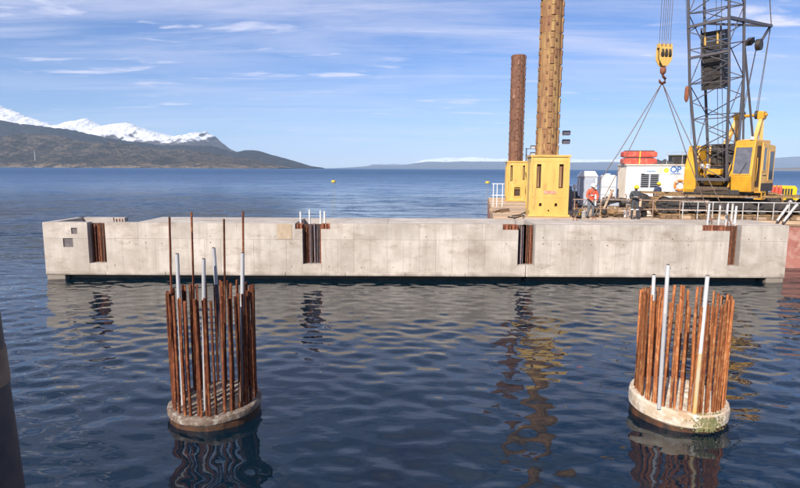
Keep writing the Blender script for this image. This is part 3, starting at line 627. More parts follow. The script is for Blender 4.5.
# ------------------------------------------------------------------ quay pile at the left edge, quay under the photographer
E1, E2 = PY(0.5, 316, 3.5), PY(25, 488, 3.5); d = (E1-E2).normalized(); rC = 0.36
A0 = E2 - d*((E2.z+1.2)/d.z); A1 = E2 + d*((4.9-E2.z)/d.z); off = Vector((-rC-.085, 0, 0))
t = thing('quay_pile', 'dark steel quay pile with a tan rust band at the left edge of the picture', 'pile', (A0.x+off.x, A0.y, 0))
part_of(t, MB().tube(A0+off, A1+off, rC, rC, 32).build('shaft', M_COLU))
b0, b1 = PY(10, 392, 3.5), PY(10, 357, 3.5)
part_of(t, MB().tube(E2+d*((b0.z-E2.z)/d.z)+off, E2+d*((b1.z-E2.z)/d.z)+off, rC+.006, rC+.006, 32).build('rust_band', M_BAND))

q = thing('quay', 'concrete quay deck the photographer stands on', 'quay', (0, -9, 3.4))
MB().box(-40, 40, -9, 9.6, -0.9, 0).build('deck', M_QUAY, q, bevel=.03)
for k in range(-4, 5): MB().tube((k*8+2.5, 7.6, -5.5), (k*8+2.5, 7.6, -.9), 0.45, 0.45, 20).build('support_pile', M_QUAY, q)
# ------------------------------------------------------------------ jack-up barge
BO = Vector((PZ(491, 219, 2.2).x, 30.4, 0)); BO.x = 4.95; BA = R(-6.7)
BM = Matrix.Translation(BO) @ Matrix.Rotation(BA, 4, 'Z')
def B(u, v, z): return BM @ Vector((u, v, z))
BI = BM.inverted()
ZD = 2.45
barge = thing('jack_up_barge', 'red hulled work barge with a timber covered deck', 'barge', BO, BA)
MB().prism([(0.0, 0.0), (30, 0.0), (30, 21), (0.6, 21)], 'z', -1.2, 2.15).build('hull', M_HULL, barge, bevel=.05)
MB().prism([(-.03, -.03), (30.03, -.03), (30.03, 21.03), (0.57, 21.03)], 'z', 2.152, 2.26).build('deck_edge', M_DECK, barge)
rng = random.Random(21)
v = 0.05
while v < 20.6:                                                # deck planks run along the barge, in staggered lengths
    w = 0.34; u = 0.1 + (v/21*0.55)
    while u < 29.5:
        l = rng.uniform(4.5, 7.5); e = min(u+l, 29.8)
        MB().box(u+.015, e-.015, v+.012, v+w-.012, 2.262, ZD-rng.uniform(0, .03)).build('plank', M_TIMB, barge)
        u = e
    v += w * (1 if v < 8 else 2.0)
for k in range(9): MB().tube((1.2+k*3.1, -.16, 0.7), (1.2+k*3.1, -.16, 1.9), 0.17, 0.17, 14).build('fender', M_RUBB, barge)

# jack houses and spuds
def jackhouse(label, px, py, Y, wid, hgt, dep, front, seed):
    p = PY(px, 205, Y); t = thing('jack_house', label, 'jack house', (p.x, Y, ZD), BA, 'yellow jack houses of the barge')
    h = wid/2; H = hgt; f = -dep/2
    if front:
        hs = [(-h*.70, -h*.47, H*.48, H*.88), (h*.47, h*.70, H*.48, H*.88), (-h*.52, -h*.38, H*.17, H*.225), (h*.30, h*.44, H*.17, H*.225), (-h*.05, h*.03, H*.085, H*.115)]
    else:
        hs = [(-h*.70, -h*.48, H*.52, H*.92), (h*.50, h*.70, H*.55, H*.92), (-h*.28, h*.30, H*.14, H*.36)]
    MB().plate(-h, h, 0, H, f, f+.10, hs).build('front_plate', M_YEL, t, bevel=.012)
    for hh in hs: MB().box(hh[0]-.03, hh[1]+.03, f+.16, f+.2, hh[2]-.03, hh[3]+.03).build('slot_back', M_HOLE, t)
    for hh in hs[:2]: MB().box(hh[0]+.04, hh[0]+(hh[1]-hh[0])*.62, f+.05, f+.15, hh[2]+.05, hh[3]-.12).build('rack_guide', M_SPUD, t)
    for s in (-1, 1):
        MB().box(s*h-.10*(s > 0), s*h+.10*(s < 0), f+.102, -f, 0, H-.002).build('side_plate', M_YEL, t, bevel=.012)
        MB().box(s*h-.04, s*h+.04, f+.25, f+.40, .3, H-.3).build('stiffener', M_YEL, t, bevel=.01)
        MB().box(s*h-.05, s*h+.05, -f-.45, -f-.30, .3, H-.3).build('stiffener', M_YEL, t, bevel=.01)
    MB().plate(-h+.1, h-.1, 0, H-.002, -f-.1, -f, []).build('back_plate', M_YEL, t)
    top = MB()                                                 # top flange with the opening for the leg
    for a, b, c, d_ in ((-h-.06, h+.06, f-.06, f+.32), (-h-.06, h+.06, -f-.32, -f+.06), (-h-.06, -h+.28, f+.32, -f-.32), (h-.28, h+.06, f+.32, -f-.32)): top.box(a, b, c, d_, H+.001, H+.10)
    top.build('top_flange', M_YEL, t, bevel=.01)
    MB().box(-h-.10, h+.10, f-.10, f-.002, 0, .12).build('foot_flange', M_YEL, t)
    for s in (-1, 1): MB().box(s*h*.965-.05, s*h*.965+.05, f-.035, f-.002, .125, H-.02).build('edge_flange', M_YEL, t, bevel=.008)
    for zz in (H*.32, H*.925): MB().box(-h*.9, h*.9, f-.012, f-.002, zz, zz+.03).build('weld_seam', M_YEL, t)
    if front:
        MB().box(-h*.30, h*.36, f-.02, f-.002, H*.385, H*.435).build('name_plate', mat('name_plate_red', (0.55,0.20,0.13), .6, (0.68,0.42,0.33), 9), t)
        for zz in (.12, .6, 1.15, 1.7, 2.3, 2.9):
            for s in (-1, 1): MB().tube((s*h*.86, f-.025, zz), (s*h*.86, f+.01, zz), .03, .03, 8).build('bolt', M_YEL, t)
    else:
        fr = MB(); a, b, c, d_ = hs[2]
        for (x0, x1, z0, z1) in ((a-.08, b+.08, d_, d_+.07), (a-.08, b+.08, c-.07, c), (a-.08, a, c, d_), (b, b+.08, c, d_)): fr.box(x0, x1, f-.04, f-.002, z0, z1)
        fr.build('hatch_frame', M_YEL, t, bevel=.006)
        MB().box(-h*.15, h*.12, f-.05, f-.002, H*.40, H*.44).build('hatch_hinge', M_YEL, t)
        MB().path([(h*.75, f-.06, H*.75), (h*.9, f-.10, H*.5), (h*.8, f-.08, H*.25), (h*.95, f-.1, .05)], .03, 6).build('hose', M_RUBB, t)
    return t
def spud(label, px0, py0, Y, rad, seg, ztop, m, group='spud legs of the barge'):
    p = PY(px0, py0, Y); t = thing('spud_leg', label, 'spud leg', (p.x, Y, -2.0), BA, group); rng = random.Random(int(px0))
    me = None; z = 0.0; H = ztop + 2.0; n = 12; k = 0
    MB().tube((0,0,0), (0,0,H-.05), rad*.93, rad*.93, n).build('core', m, t)
    sm = MB().lathe([(rad*.975, 0.0), (rad*.985, .05), (rad*.985, seg*.90), (rad*1.004, seg*.92), (rad*1.004, seg*.975), (rad*.975, seg*.995)], 16, sm=False)
    rk = MB().prism([(-.04, .03*seg), (.05, .03*seg), (.03, .62*seg), (.06, .64*seg), (.06, .90*seg), (-.04, .93*seg)], 'y', -.09, .09)
    ms, mp, mr = sm.mesh('segment'), MB().cbox((0, 0, seg*.5), (.06, .09, .14)).mesh('pin_hole'), rk.mesh('rack_strip')
    while z < H - .2:
        link('segment', ms, m, t, loc=(0, 0, z), rot=(0, 0, 0)); 
        for a in (-1.57, -0.35, 3.49, 1.57): link('rack_strip', mr, m, t, loc=(rad*math.cos(a), rad*math.sin(a), z+.003), rot=(0, 0, a))
        for a in (-1.95, -1.2): link('pin_hole', mp, M_SPUD2, t, loc=(rad*1.0*math.cos(a), rad*1.0*math.sin(a), z+.002), rot=(0, 0, a))
        z += seg; k += 1
    return t
S1Y, S2Y = 31.6, 46.0
jackhouse('large yellow jack house with a red plate, nearest the caissons', 546, 165, S1Y, 2.02, 3.22, 2.2, True, 1)
jackhouse('smaller far yellow jack house with a square dark hatch', 515.5, 165, S2Y, 1.62, 3.1, 2.0, False, 2)
spud('tall thick ochre rusted spud leg rising out of the picture', 546.3, 158, S1Y, 0.595, 0.84, 16.5, M_SPUD)
spud('shorter dark brown spud leg with a cut top, further away', 515.4, 161, S2Y, 0.545, 0.84, PY(517, 55, S2Y).z, M_SPUD2)

# floodlights on thin poles behind the spuds
def floodlight(label, px, ytop, Y, side):
    p = PY(px, ytop, Y); t = thing('floodlight_pole', label, 'floodlight', (p.x, Y, ZD), BA, 'floodlight poles on the barge')
    H = p.z - ZD
    MB().tube((0,0,0), (0,0,H), .06, .045, 10).build('pole', M_GALV, t); MB().box(-.2, .2, -.2, .2, 0, .03).build('base_plate', M_GALV, t)
    for zz in (H-.06, H-.62):
        MB().beam((-.1, 0, zz), (side*.75, 0, zz), .05).build('arm', M_GALV, t)
        l = MB().cbox((side*.55, -.10, zz+.13), (.5, .16, .26), (.5, 0, 0)).build('lamp_housing', M_DARK, t, bevel=.02)
        MB().cbox((side*.55, -.19, zz+.09), (.42, .012, .2), (.5, 0, 0)).build('lamp_glass', M_TOILR, l)
    return t
floodlight('floodlight pole with two lamps beside the far spud', 526.5, 148, 47.5, 1)
floodlight('floodlight pole with two lamps beside the tall spud', 557.5, 134, 37.5, 1)

# ------------------------------------------------------------------ crane
CC = PY(723, 205, 31.6); F_AZ = R(220)
CR = thing('crawler_crane', 'yellow crawler crane with dark lattice boom standing on the barge', 'crane', (CC.x, CC.y, ZD), F_AZ)
CMi = (Matrix.Translation(CR.location) @ Matrix.Rotation(F_AZ, 4, 'Z')).inverted()
TR = Matrix.Rotation(BA - F_AZ, 4, 'Z')                         # tracks stay square to the barge
def tb(mb): mb.v = [tuple(TR @ Vector(v)) for v in mb.v]; return mb
MAT_H = 0.16
def track(vc, u0, u1):
    w, r, zc = 0.42, 0.52, MAT_H + 0.54
    fr = tb(MB().box(u0+.5, u1-.5, vc-.2, vc+.2, zc-.22, zc+.2)).build('track_frame', M_DARK, CR, bevel=.03)
    pts = []                                                   # shoe centres round the loop
    L_ = u1-u0-2*r; n = 0; step = .235; tot = 2*L_ + 2*math.pi*r; cnt = int(tot/step); mb = MB()
    for k in range(cnt):
        s = k*tot/cnt
        if s < L_: c, a = Vector((u0+r+s, vc, zc+r - .05*math.sin(math.pi*s/L_))), 0
        elif s < L_+math.pi*r: th = (s-L_)/r; c, a = Vector((u1-r+r*math.sin(th), vc, zc+r*math.cos(th))), th
        elif s < 2*L_+math.pi*r: c, a = Vector((u1-r-(s-L_-math.pi*r), vc, zc-r)), math.pi
        else: th = (s-2*L_-math.pi*r)/r+math.pi; c, a = Vector((u0+r+r*math.sin(th), vc, zc+r*math.cos(th))), th
        mb.cbox(c, (step*.9, 2*w, .10), (0, a, 0)); mb.cbox(c+Vector((0.035*math.sin(a), 0, .035*math.cos(a))), (.05, 2*w, .05), (0, a, 0))
    tb(mb).build('track_shoes', M_TRACKY, fr)
    for k in range(11):
        x = u0+.95+k*(u1-u0-1.9)/10
        tb(MB().tube((x, vc-.36, zc-.30), (x, vc+.36, zc-.30), .16, .16, 12)).build('roller', M_DARK, fr)
    for x in (u0+r, u1-r):
        wb = MB().tube((x, vc-.30, zc), (x, vc+.30, zc), .45, .45, 20); wb.tube((x, vc-.36, zc), (x, vc+.36, zc), .16, .16, 12)
        for q_ in range(6): wb.beam((x, vc-.33, zc), (x+.43*math.cos(q_*1.047), vc-.33, zc+.43*math.sin(q_*1.047)), .07, .05)
        tb(wb).build('sprocket', M_DARK, fr)
u_l = (BI @ PY(654.5, 205, 30.0)).x - (BI @ CR.location).x
track(-1.75, u_l, u_l+8.3); track(1.95, u_l, u_l+8.3)
tb(MB().box(u_l+2.2, u_l+6.1, -1.5, 1.7, .55, .95)).build('car_body', M_TRACK, CR, bevel=.04)
MB().tube((0,0,.95), (0,0,1.24), 1.05, 1.05, 32).build('turntable', M_DARK, CR)
# house: base frame, left housing, right housing, engine house at the back
MB().box(-2.7, 1.75, -1.45, 1.35, 1.25, 1.52).build('house_frame', M_DARK, CR, bevel=.02)
MB().prism([(1.75, 1.3), (1.75, 2.6), (1.35, 3.9), (0.2, 3.9), (0.0, 1.3)], 'y', -1.52, -0.86).build('side_housing', M_CRY, CR, bevel=.05)
MB().prism([(-.02, 1.53), (-.02, 3.75), (-.4, 3.95), (-2.5, 3.95), (-2.7, 3.4), (-2.7, 1.53)], 'y', -1.5, 0.78).build('engine_house', M_CRY2, CR, bevel=.05)
MB().box(-3.3, -2.72, -1.5, 1.1, 1.1, 2.9).build('counterweight', M_CRY, CR, bevel=.08)
for k in range(4): MB().box(-2.5+k*.6, -2.1+k*.6, -1.53, -1.495, 2.2, 3.4).build('louvre_panel', M_DARK, CR)
# boom foot machinery between housing and cab
dk = MB().box(.02, 1.35, -.84, .82, 1.53, 2.05); dk.build('winch_bed', M_DARK, CR, bevel=.02)
MB().tube((.75, -.7, 2.45), (.75, .65, 2.45), .38, .38, 20).build('winch_drum', M_DARK, CR)
for yy in (-.66, .62): MB().tube((.75, yy-.03, 2.45), (.75, yy+.03, 2.45), .52, .52, 20).build('drum_flange', M_CRY, CR)
MB().box(1.0, 1.62, -.5, .45, 1.75, 2.12).build('winch_cover', M_CRY, CR, bevel=.04)
MB().box(1.15, 1.55, -.42, .30, 2.30, 2.62).build('winch_cover', M_CRY, CR, bevel=.04)
MB().box(-.01, .05, -.84, .80, 2.9, 4.0).build('fire_wall', M_DARK, CR)
for yy in (-.8, .72): MB().prism([(.35, 1.5), (1.55, 1.5), (1.35, 2.35), (1.05, 2.6), (.75, 2.35)], 'y', yy-.04, yy+.04).build('boom_bracket', M_CRY, CR)
for k in range(7):
    a = (1.45+rng.uniform(-.1,.3), -.75+k*.22, 1.62); MB().path([a, (a[0]+.15, a[1]+rng.uniform(-.2,.2), 2.0), (a[0]-.3, a[1]+rng.uniform(-.2,.2), 2.5), (.2, a[1], 2.9)], .022, 6).build('hydraulic_hose', M_RUBB, CR)
MB().box(1.40, 1.75, -.85, .82, 1.30, 1.66).build('front_step', M_TRACK, CR, bevel=.02)
for k in range(2): MB().tube((1.5, -.72+k*.3, 2.75), (1.5, -.60+k*.3, 2.75), .14, .14, 12).build('head_lamp', M_TOILR, CR)
# cab
CBx0, CBx1, CBy0, CBy1, CBz0, CBz1 = -1.25, 1.85, 0.86, 1.95, 1.42, 4.12
cab = MB().prism([(CBx0, CBz0), (CBx1-.15, CBz0), (CBx1, 2.25), (CBx1-.28, CBz1-.1), (CBx1-.5, CBz1), (CBx0, CBz1-.22)], 'y', CBy0+.06, CBy1-.05).build('cab', M_CRY, CR, bevel=.05)
MB().prism([(CBx0-.002, CBz0+.02), (.62, CBz0+.02), (.62, CBz1-.12), (CBx0-.002, CBz1-.24)], 'y', CBy1-.06, CBy1+.012).build('side_panel', M_CRY2, cab, bevel=.02)
sl_ = Vector((CBx1-.28, 0, CBz1-.1)) - Vector((CBx1, 0, 2.25)); sl_.normalize()
def windscreen(mb, y0, y1, s0, s1, o0, o1):
    b = Vector((CBx1, 0, 2.25)); nrm = Vector((sl_.z, 0, -sl_.x)); vs = []
    for o in (o0, o1):
        for s_ in (s0, s1):
            for y in (y0, y1): q_ = b + sl_*s_ + nrm*o; vs.append((q_.x, y, q_.z))
    return mb.add(vs, [(0,1,3,2), (4,6,7,5), (0,4,5,1), (2,3,7,6), (0,2,6,4), (1,5,7,3)])
windscreen(MB(), CBy0+.16, CBy1-.16, .12, 1.50, .003, .012).build('windscreen', M_CGLASS, cab)
fr = MB()
for y0, y1, s0, s1 in ((CBy0+.10, CBy0+.16, .06, 1.56), (CBy1-.16, CBy1-.10, .06, 1.56), (CBy0+.16, CBy1-.16, .06, .12), (CBy0+.16, CBy1-.16, 1.50, 1.56)): windscreen(fr, y0, y1, s0, s1, .002, .03)
fr.build('windscreen_frame', M_CRY, cab)
MB().path([(CBx1+.03, CBy0+.5, 2.35), (CBx1-.05, CBy0+.75, 2.95)], .014, 6).build('wiper', M_RUBB, cab)
door = MB().box(.78, 1.30, CBy1-.049, CBy1-.03, 1.7, 3.82).build('door_opening', M_HOLE, cab)
MB().path([(1.42, CBy1+.03, 2.0), (1.46, CBy1+.06, 2.6), (1.40, CBy1+.03, 3.2)], .018, 6).build('grab_rail', M_CRY, cab)
for (a, b, c, d_) in ((.06, .50, 2.55, 3.72), (-1.12, -.42, 2.05, 3.55)):
    MB().box(a, b, CBy1+.013, CBy1+.022, c, d_).build('side_window', M_CGLASS if a > 0 else M_GLASS, cab)
    fr = MB(); g = .05
    for x0, x1, z0, z1 in ((a-g, b+g, d_, d_+g), (a-g, b+g, c-g, c), (a-g, a, c, d_), (b, b+g, c, d_)): fr.box(x0, x1, CBy1+.013, CBy1+.035, z0, z1)
    fr.build('window_frame', M_CRY2, cab)
MB().box(-.15, .45, CBy1+.013, CBy1+.018, 2.26, 2.31).build('nameplate', M_DARK, cab)
MB().box(CBx0, .55, CBy1+.013, CBy1+.03, CBz0+.03, 1.88).build('skirt', M_DARK, cab)
st = MB()
for z in (1.05, 1.40): st.box(.75, 1.35, CBy1-.02, CBy1+.34, z, z+.06)
for x in (.75, 1.30): st.box(x, x+.05, CBy1+.30, CBy1+.338, 1.06, 1.44)
st.build('access_step', M_CRY, cab)
MB().tube((CBx1-.42, CBy1-.3, CBz1), (CBx1-.42, CBy1-.3, CBz1+.16), .09, .09, 10).build('work_lamp', M_TOILR, cab)
MB().box(CBx0+.2, CBx1-.7, CBy0+.2, CBy1-.2, CBz1-.2, CBz1+.04).build('roof_hatch', M_CRY2, cab, bevel=.02)

# lattice boom
BX0, BZ0, TAN = 1.15, 2.2, math.tan(R(11.8)); BL = 35.0; HB = 0.95
def bc(h): return Vector((BX0 + h*TAN, 0.0, BZ0 + h))           # centre line, h metres above the foot pin
ax_f = Vector((math.cos(R(11.8)), 0, -math.sin(R(11.8))))
def corner(h, i):
    s = 1.0 if h > 5.0 else (0.74 + 0.26*h/5.0); s = s if h < 29 else s*max(0.25, 1-(h-29)/8)
    sx, sy = ((1,-1), (1,1), (-1,1), (-1,-1))[i]
    wy = max(s, 0.78) if h < 5 else s
    return bc(h) + ax_f*(HB*s*sx) + Vector((0, HB*wy*sy, 0))
lev = [0, 1.6, 3.2, 5.0] + [5.0+1.72*k for k in range(1, 15)] + [31.0, 33.0, BL]
boom = MB()
for z0, z1 in ((0, .25),):
    for i in range(4): boom.beam(corner(z0, i), corner(z0, (i+1)%4), .16)
boom = boom.build('boom', M_LATT, CR)
for i in range(4): MB().path([corner(h, i) for h in lev], .072, 8).build('chord', M_LATT, boom)
HV = 14.5                                                      # lacing in view is made bar by bar
upper = MB()
for a, (h0, h1) in enumerate(zip(lev[:-1], lev[1:])):
    for i in range(4):
        j = (i+1) % 4; hm = (h0+h1)/2
        bars = [(corner(h1, i), corner(h1, j))]
        if i % 2 == 0: bars += [(corner(h0, i), corner(hm, j)), (corner(hm, j), corner(h1, i))] if a % 2 else [(corner(h0, j), corner(hm, i)), (corner(hm, i), corner(h1, j))]
        else: bars += [(corner(h0, j), corner(h1, i))] if a % 2 else [(corner(h0, i), corner(h1, j))]
        for p0, p1 in bars:
            if h1 < HV: MB().tube(p0, p1, .027, .027, 6).build('lacing_bar', M_LATT, boom)
            else: upper.tube(p0, p1, .034, .034, 6)
tag(upper.build('upper_lacing', M_LATT, boom), kind='stuff')
# walkway box / fairing inside the boom
g0, g1 = 4.6, 7.45
gb = MB()
c0, c1 = bc(g0), bc(g1)
for k in range(12):
    h = g0 + (g1-g0)*(k+.5)/12; c = bc(h) + Vector((rng.uniform(-.02,.02), -.05, 0)); gb.cbox(c, (.95, .88, (g1-g0)/12*.93), (0, R(11.8), 0))
gb.build('rope_guard', M_DARK, boom)
for s in (-.5, .42): MB().beam(bc(g0-.1)+Vector((.55, s, 0)), bc(g1+.1)+Vector((.55, s, 0)), .07).build('guard_frame', M_LATT, boom)
for yy in (-.35, .25): MB().tube(bc(g1-.15)+Vector((.5, yy, 0)), bc(g1-.75)+Vector((.5, yy, 0)), .05, .05, 8).build('spool', M_YEL, boom)
# cross strut carrying the pendant blocks behind the boom
hs = 7.9
s0, s1 = corner(hs, 0)+Vector((0,0,-.1)), bc(hs)+Vector((-4.9, .95, .35))
MB().beam(s0, corner(hs, 1), .13).build('spreader_beam', M_LATT, boom)
MB().beam(corner(hs, 1)+Vector((-.02,0,.02)), s1, .14).build('spreader_beam', M_LATT, boom)
MB().beam(corner(hs-1.6, 0), corner(hs-1.5, 1), .12).build('spreader_beam', M_LATT, boom)
MB().beam(corner(hs, 3), s1, .10).build('spreader_beam', M_LATT, boom)
pb = bc(hs) + Vector((-3.9, .75, -.75))
MB().tube(pb+Vector((0,-.12,0)), pb+Vector((0,.12,0)), .30, .30, 18).build('pendant_sheave', M_DARK, boom)
MB().beam(pb, s1+Vector((.15,0,-.05)), .10).build('sheave_strap', M_LATT, boom)
MB().cbox(pb+Vector((.45,-.3,.15)), (.5,.3,.28), (0,.5,0)).build('sheave_guard', M_DARK, boom)
# gantry
gx, gz = -2.9, 5.62
for s in (-1, 1):
    MB().beam((gx, s*.62, gz), (-1.55, s*.75, 3.9), .20, .26).build('gantry_leg', M_CRY2, CR, bevel=.02)
    MB().beam((gx-.05, s*.62, gz-.05), (-3.0, s*.7, 2.9), .14, .18).build('gantry_leg', M_CRY2, CR, bevel=.02)
    MB().cbox((gx, s*.62, gz+.08), (.55, .34, .46)).build('gantry_head', M_CRY, CR, bevel=.06)
    MB().tube((gx, s*.36-.07, gz+.12), (gx, s*.36+.07, gz+.12), .24, .24, 18).build('gantry_sheave', M_DARK, CR)
MB().tube((gx, -.9, gz+.1), (gx, .9, gz+.1), .09, .09, 12).build('gantry_shaft', M_CRY, CR)
for s in (-.44, -.36, .30, .38): MB().tube((gx, s, gz+.2), pb+Vector((0, (s > 0)*.1-.05+s*.12, 0)) if s < 0 else s1+Vector((0, s*.2-.1, 0)), .017, .017, 5).build('boom_hoist_rope', M_ROPE, CR)
head = bc(BL)
MB().tube(s1, head+Vector((-.4,.3,0)), .026, .026, 6).build('pendant_rope', M_ROPE, CR)
MB().tube(corner(hs, 3), head+Vector((-.4,-.3,0)), .022, .022, 6).build('pendant_rope', M_ROPE, CR)
for s in (-.12, .12): MB().tube((.75, s, 2.7), bc(BL-.4)+Vector((.2, s, 0)), .014, .014, 5).build('hoist_rope', M_ROPE, CR)
# backstays from the cab roof to the boom
for yy in (.80, 1.15): MB().beam((-.35 if yy > 1 else .1, yy, 3.95), bc(6.9)+Vector((-1.15, .9, 0)), .085).build('backstay', M_LATT, CR)
# auxiliary line with ball weight on the left
al = corner(10, 0); MB().tube(al+Vector((.05,-.12,0)), corner(2.2, 0)+Vector((.02,-.15,0)), .012, .012, 5).build('auxiliary_line', M_ROPE, CR)
ab = corner(4.6, 0)+Vector((.1,-.14,0)); MB().lathe([(.02,.35), (.09,.30), (.11,.05), (.11,-.30), (.06,-.45), (.02,-.5)], 12, ab).build('line_weight', M_RUST_N, CR)
for k in range(6): MB().tube((.9+k*.1, -1.9, 1.15), (.9+k*.1, -1.45, 1.25), .03, .03, 6).build('bracket', M_DARK, CR) if k % 3 == 0 else None
tb(MB().box(u_l+.4, u_l+8.1, -2.25, -1.2, 0.003, MAT_H-.0)).build('track_pad', M_TIMBD, CR) if False else None

# timber crane mats under the tracks
for k in range(9):
    u = (BI @ CR.location).x + u_l + .2 + k*.92; m_ = thing('crane_mat', 'heavy timber crane mat under the tracks, number %s from the left' % ('one','two','three','four','five','six','seven','eight','nine')[k], 'timber mat', B(u, .95, ZD), BA, 'timber mats under the crane tracks')
    for q_ in range(3): MB().box(q_*.29+.01, q_*.29+.275, -0.75, 4.3, 0.002, .155-.01*rng.random()).build('timber', M_TIMBD, m_, bevel=.01)

# ------------------------------------------------------------------ hook block and slings
HKp = PY(664, 56, 26.6)
headw = (Matrix.Translation(CR.location) @ Matrix.Rotation(F_AZ, 4, 'Z')) @ head
hk = thing('hook_block', 'yellow crane hook block hanging on wire ropes above the slings', 'hook block', HKp, R(8)); hk.scale = (.88, .88, .92)
bz = .48
for s in (-1, 1): MB().prism([(-.36, -.18), (-.36, .42), (.36, .42), (.36, -.18), (.14, -.5), (-.14, -.5)], 'y', s*.15-.025, s*.15+.025).build('cheek_plate', M_YEL, hk, bevel=.012)
for k, x in enumerate((-.22, 0, .22)): MB().box(x-.075, x+.075, -.19, -.177, -.02, .14).build('cheek_slot', M_HOLE, hk)
for x in (-.33, -.11, .11, .33): MB().box(x-.035, x+.035, -.12, .12, .38, .58).build('rope_guide', M_YEL, hk)
for x in (-.2, 0, .2): MB().tube((x-.05, 0, .12), (x+.05, 0, .12), .27, .27, 18).build('sheave', M_DARK, hk)
MB().lathe([(.05,-.45), (.12,-.52), (.15,-.62), (.15,-.78), (.10,-.86), (.05,-.9)], 14).build('swivel', M_RUST_N, hk)
MB().path([(0,0,-.85), (.02,0,-.98), (.16,0,-1.10), (.14,0,-1.26), (0,0,-1.33), (-.14,0,-1.26), (-.17,0,-1.13)], [.06,.065,.07,.075,.075,.06,.035], 10).build('hook', M_RUST_N, hk)
for x in (-.30, -.16, -.05, .06, .17, .30):
    tp = Matrix.Rotation(-R(8), 3, 'Z') @ (headw - HKp); MB().tube((x, 0, .2), ((tp.x+x*.9)/.88, tp.y/.88, tp.z/.92), .014, .014, 5).build('fall_rope', M_ROPE, hk)
HKb = HKp + Vector((0, 0, -1.18))
for p, lb in zip(LUG, ('outer left', 'inner left', 'inner right', 'outer right')):
    t = thing('lifting_sling', 'wire lifting sling from the hook, the %s one of four' % lb, 'sling', p, 0, 'slings between hook and right caisson')
    e = HKb - p; mid = e*.5 + Vector((0, 0, -.05))
    MB().path([(0, 0, .17), mid, tuple(e)], .020, 6).build('rope', M_SLING, t)
    MB().tube(Vector((0,0,.17)), Vector((0,0,.17))+e.normalized()*.35, .030, .024, 8).build('ferrule', M_ROPE, t)

# ------------------------------------------------------------------ cabin, toilets and gear on deck
cab_p = PZ(624.5, 203.5, ZD); cl = 6.1; CAB = thing('site_cabin', 'white site cabin with two dark windows behind the crane', 'cabin', cab_p, BA)
cd_ = 2.4; chh = 2.85
wins = [(1.10, 1.66, 1.25, 2.25), (1.78, 2.36, 1.25, 2.25)]
MB().plate(0, cl, .1, chh, 0, .08, wins).build('front_wall', M_WHITE, CAB)
for a, b, c, d_ in wins:
    w_ = MB().box(a+.002, b-.002, .05, .07, c+.002, d_-.002).build('window', M_GLASS, CAB)
    fr = MB()
    for x0, x1, z0, z1 in ((a-.04, b+.04, d_, d_+.05), (a-.04, b+.04, c-.05, c), (a-.04, a, c, d_), (b, b+.04, c, d_)): fr.box(x0, x1, -.02, -.001, z0, z1)
    for q_ in range(1, 7): fr.box(a+.004, b-.004, .02, .035, c+(d_-c)*q_/7-.015, c+(d_-c)*q_/7+.015)
    fr.build('shutter_frame', M_TOIL, w_)
for s in (0, 1): MB().box(s*(cl-.08), s*(cl-.08)+.08, .082, cd_, .1, chh-.002).build('end_wall', M_BEIGE, CAB)
for k in range(9): MB().box(-.03, -.001, .15+k*.25, .25+k*.25, .2, chh-.15).build('rib', M_BEIGE, CAB)
MB().box(.08, cl-.08, cd_-.08, cd_, .1, chh-.003).build('back_wall', M_WHITE, CAB)
MB().box(-.06, cl+.06, -.08, cd_+.06, chh+.001, chh+.13).build('roof', M_BEIGE, CAB, bevel=.02)
MB().box(.02, cl-.02, .03, cd_-.02, 0, .099).build('skid', M_DARK, CAB)
sgn = MB().box(2.2, 5.1, -.03, -.002, chh-.62, chh-.05).build('sign_board', M_SIGNW, CAB, loc=(-.85, 0, 0))
MB().box(3.05, 3.5, -.036, -.031, chh-.58, chh-.09).build('sign_patch', M_SIGNR, sgn)
MB().tube((3.72, -.031, chh-.33), (3.72, -.037, chh-.33), .2, .2, 18).build('sign_emblem', M_SIGNY, sgn)
def text(s, size, loc, m, parent):
    cu = bpy.data.curves.new('sign_lettering', 'FONT'); cu.body = s; cu.size = size; cu.extrude = .004; cu.space_character = 1.05; cu.offset = .012
    cu.materials.append(m); o = bpy.data.objects.new('sign_lettering', cu); COL.objects.link(o)
    me = bpy.data.meshes.new_from_object(o.evaluated_get(bpy.context.evaluated_depsgraph_get())); bpy.data.objects.remove(o)
    return link('sign_lettering', me, m, parent, loc=loc, rot=(R(90), 0, 0))
text('O', .62, (3.98, -.037, chh-.47), M_BLUET, sgn); text('P', .62, (4.47, -.037, chh-.47), M_BLUET, sgn)
MB().box(4.0, 4.75, -.036, -.031, chh-.585, chh-.535).build('sign_underline', M_BLUET, sgn)
MB().box(2.3, 2.95, -.036, -.031, chh-.42, chh-.36).build('sign_underline', M_BLUET, sgn)
rl = MB()                                                       # roof rail
for x in (2.9, 4.0, 5.0, 6.0): rl.tube((x, .1, chh+.13), (x, .1, chh+1.05), .022, .022, 6)
rl.tube((2.9, .1, chh+1.03), (6.0, .1, chh+1.03), .022, .022, 6)
rl.build('roof_rail', M_GALV, CAB)
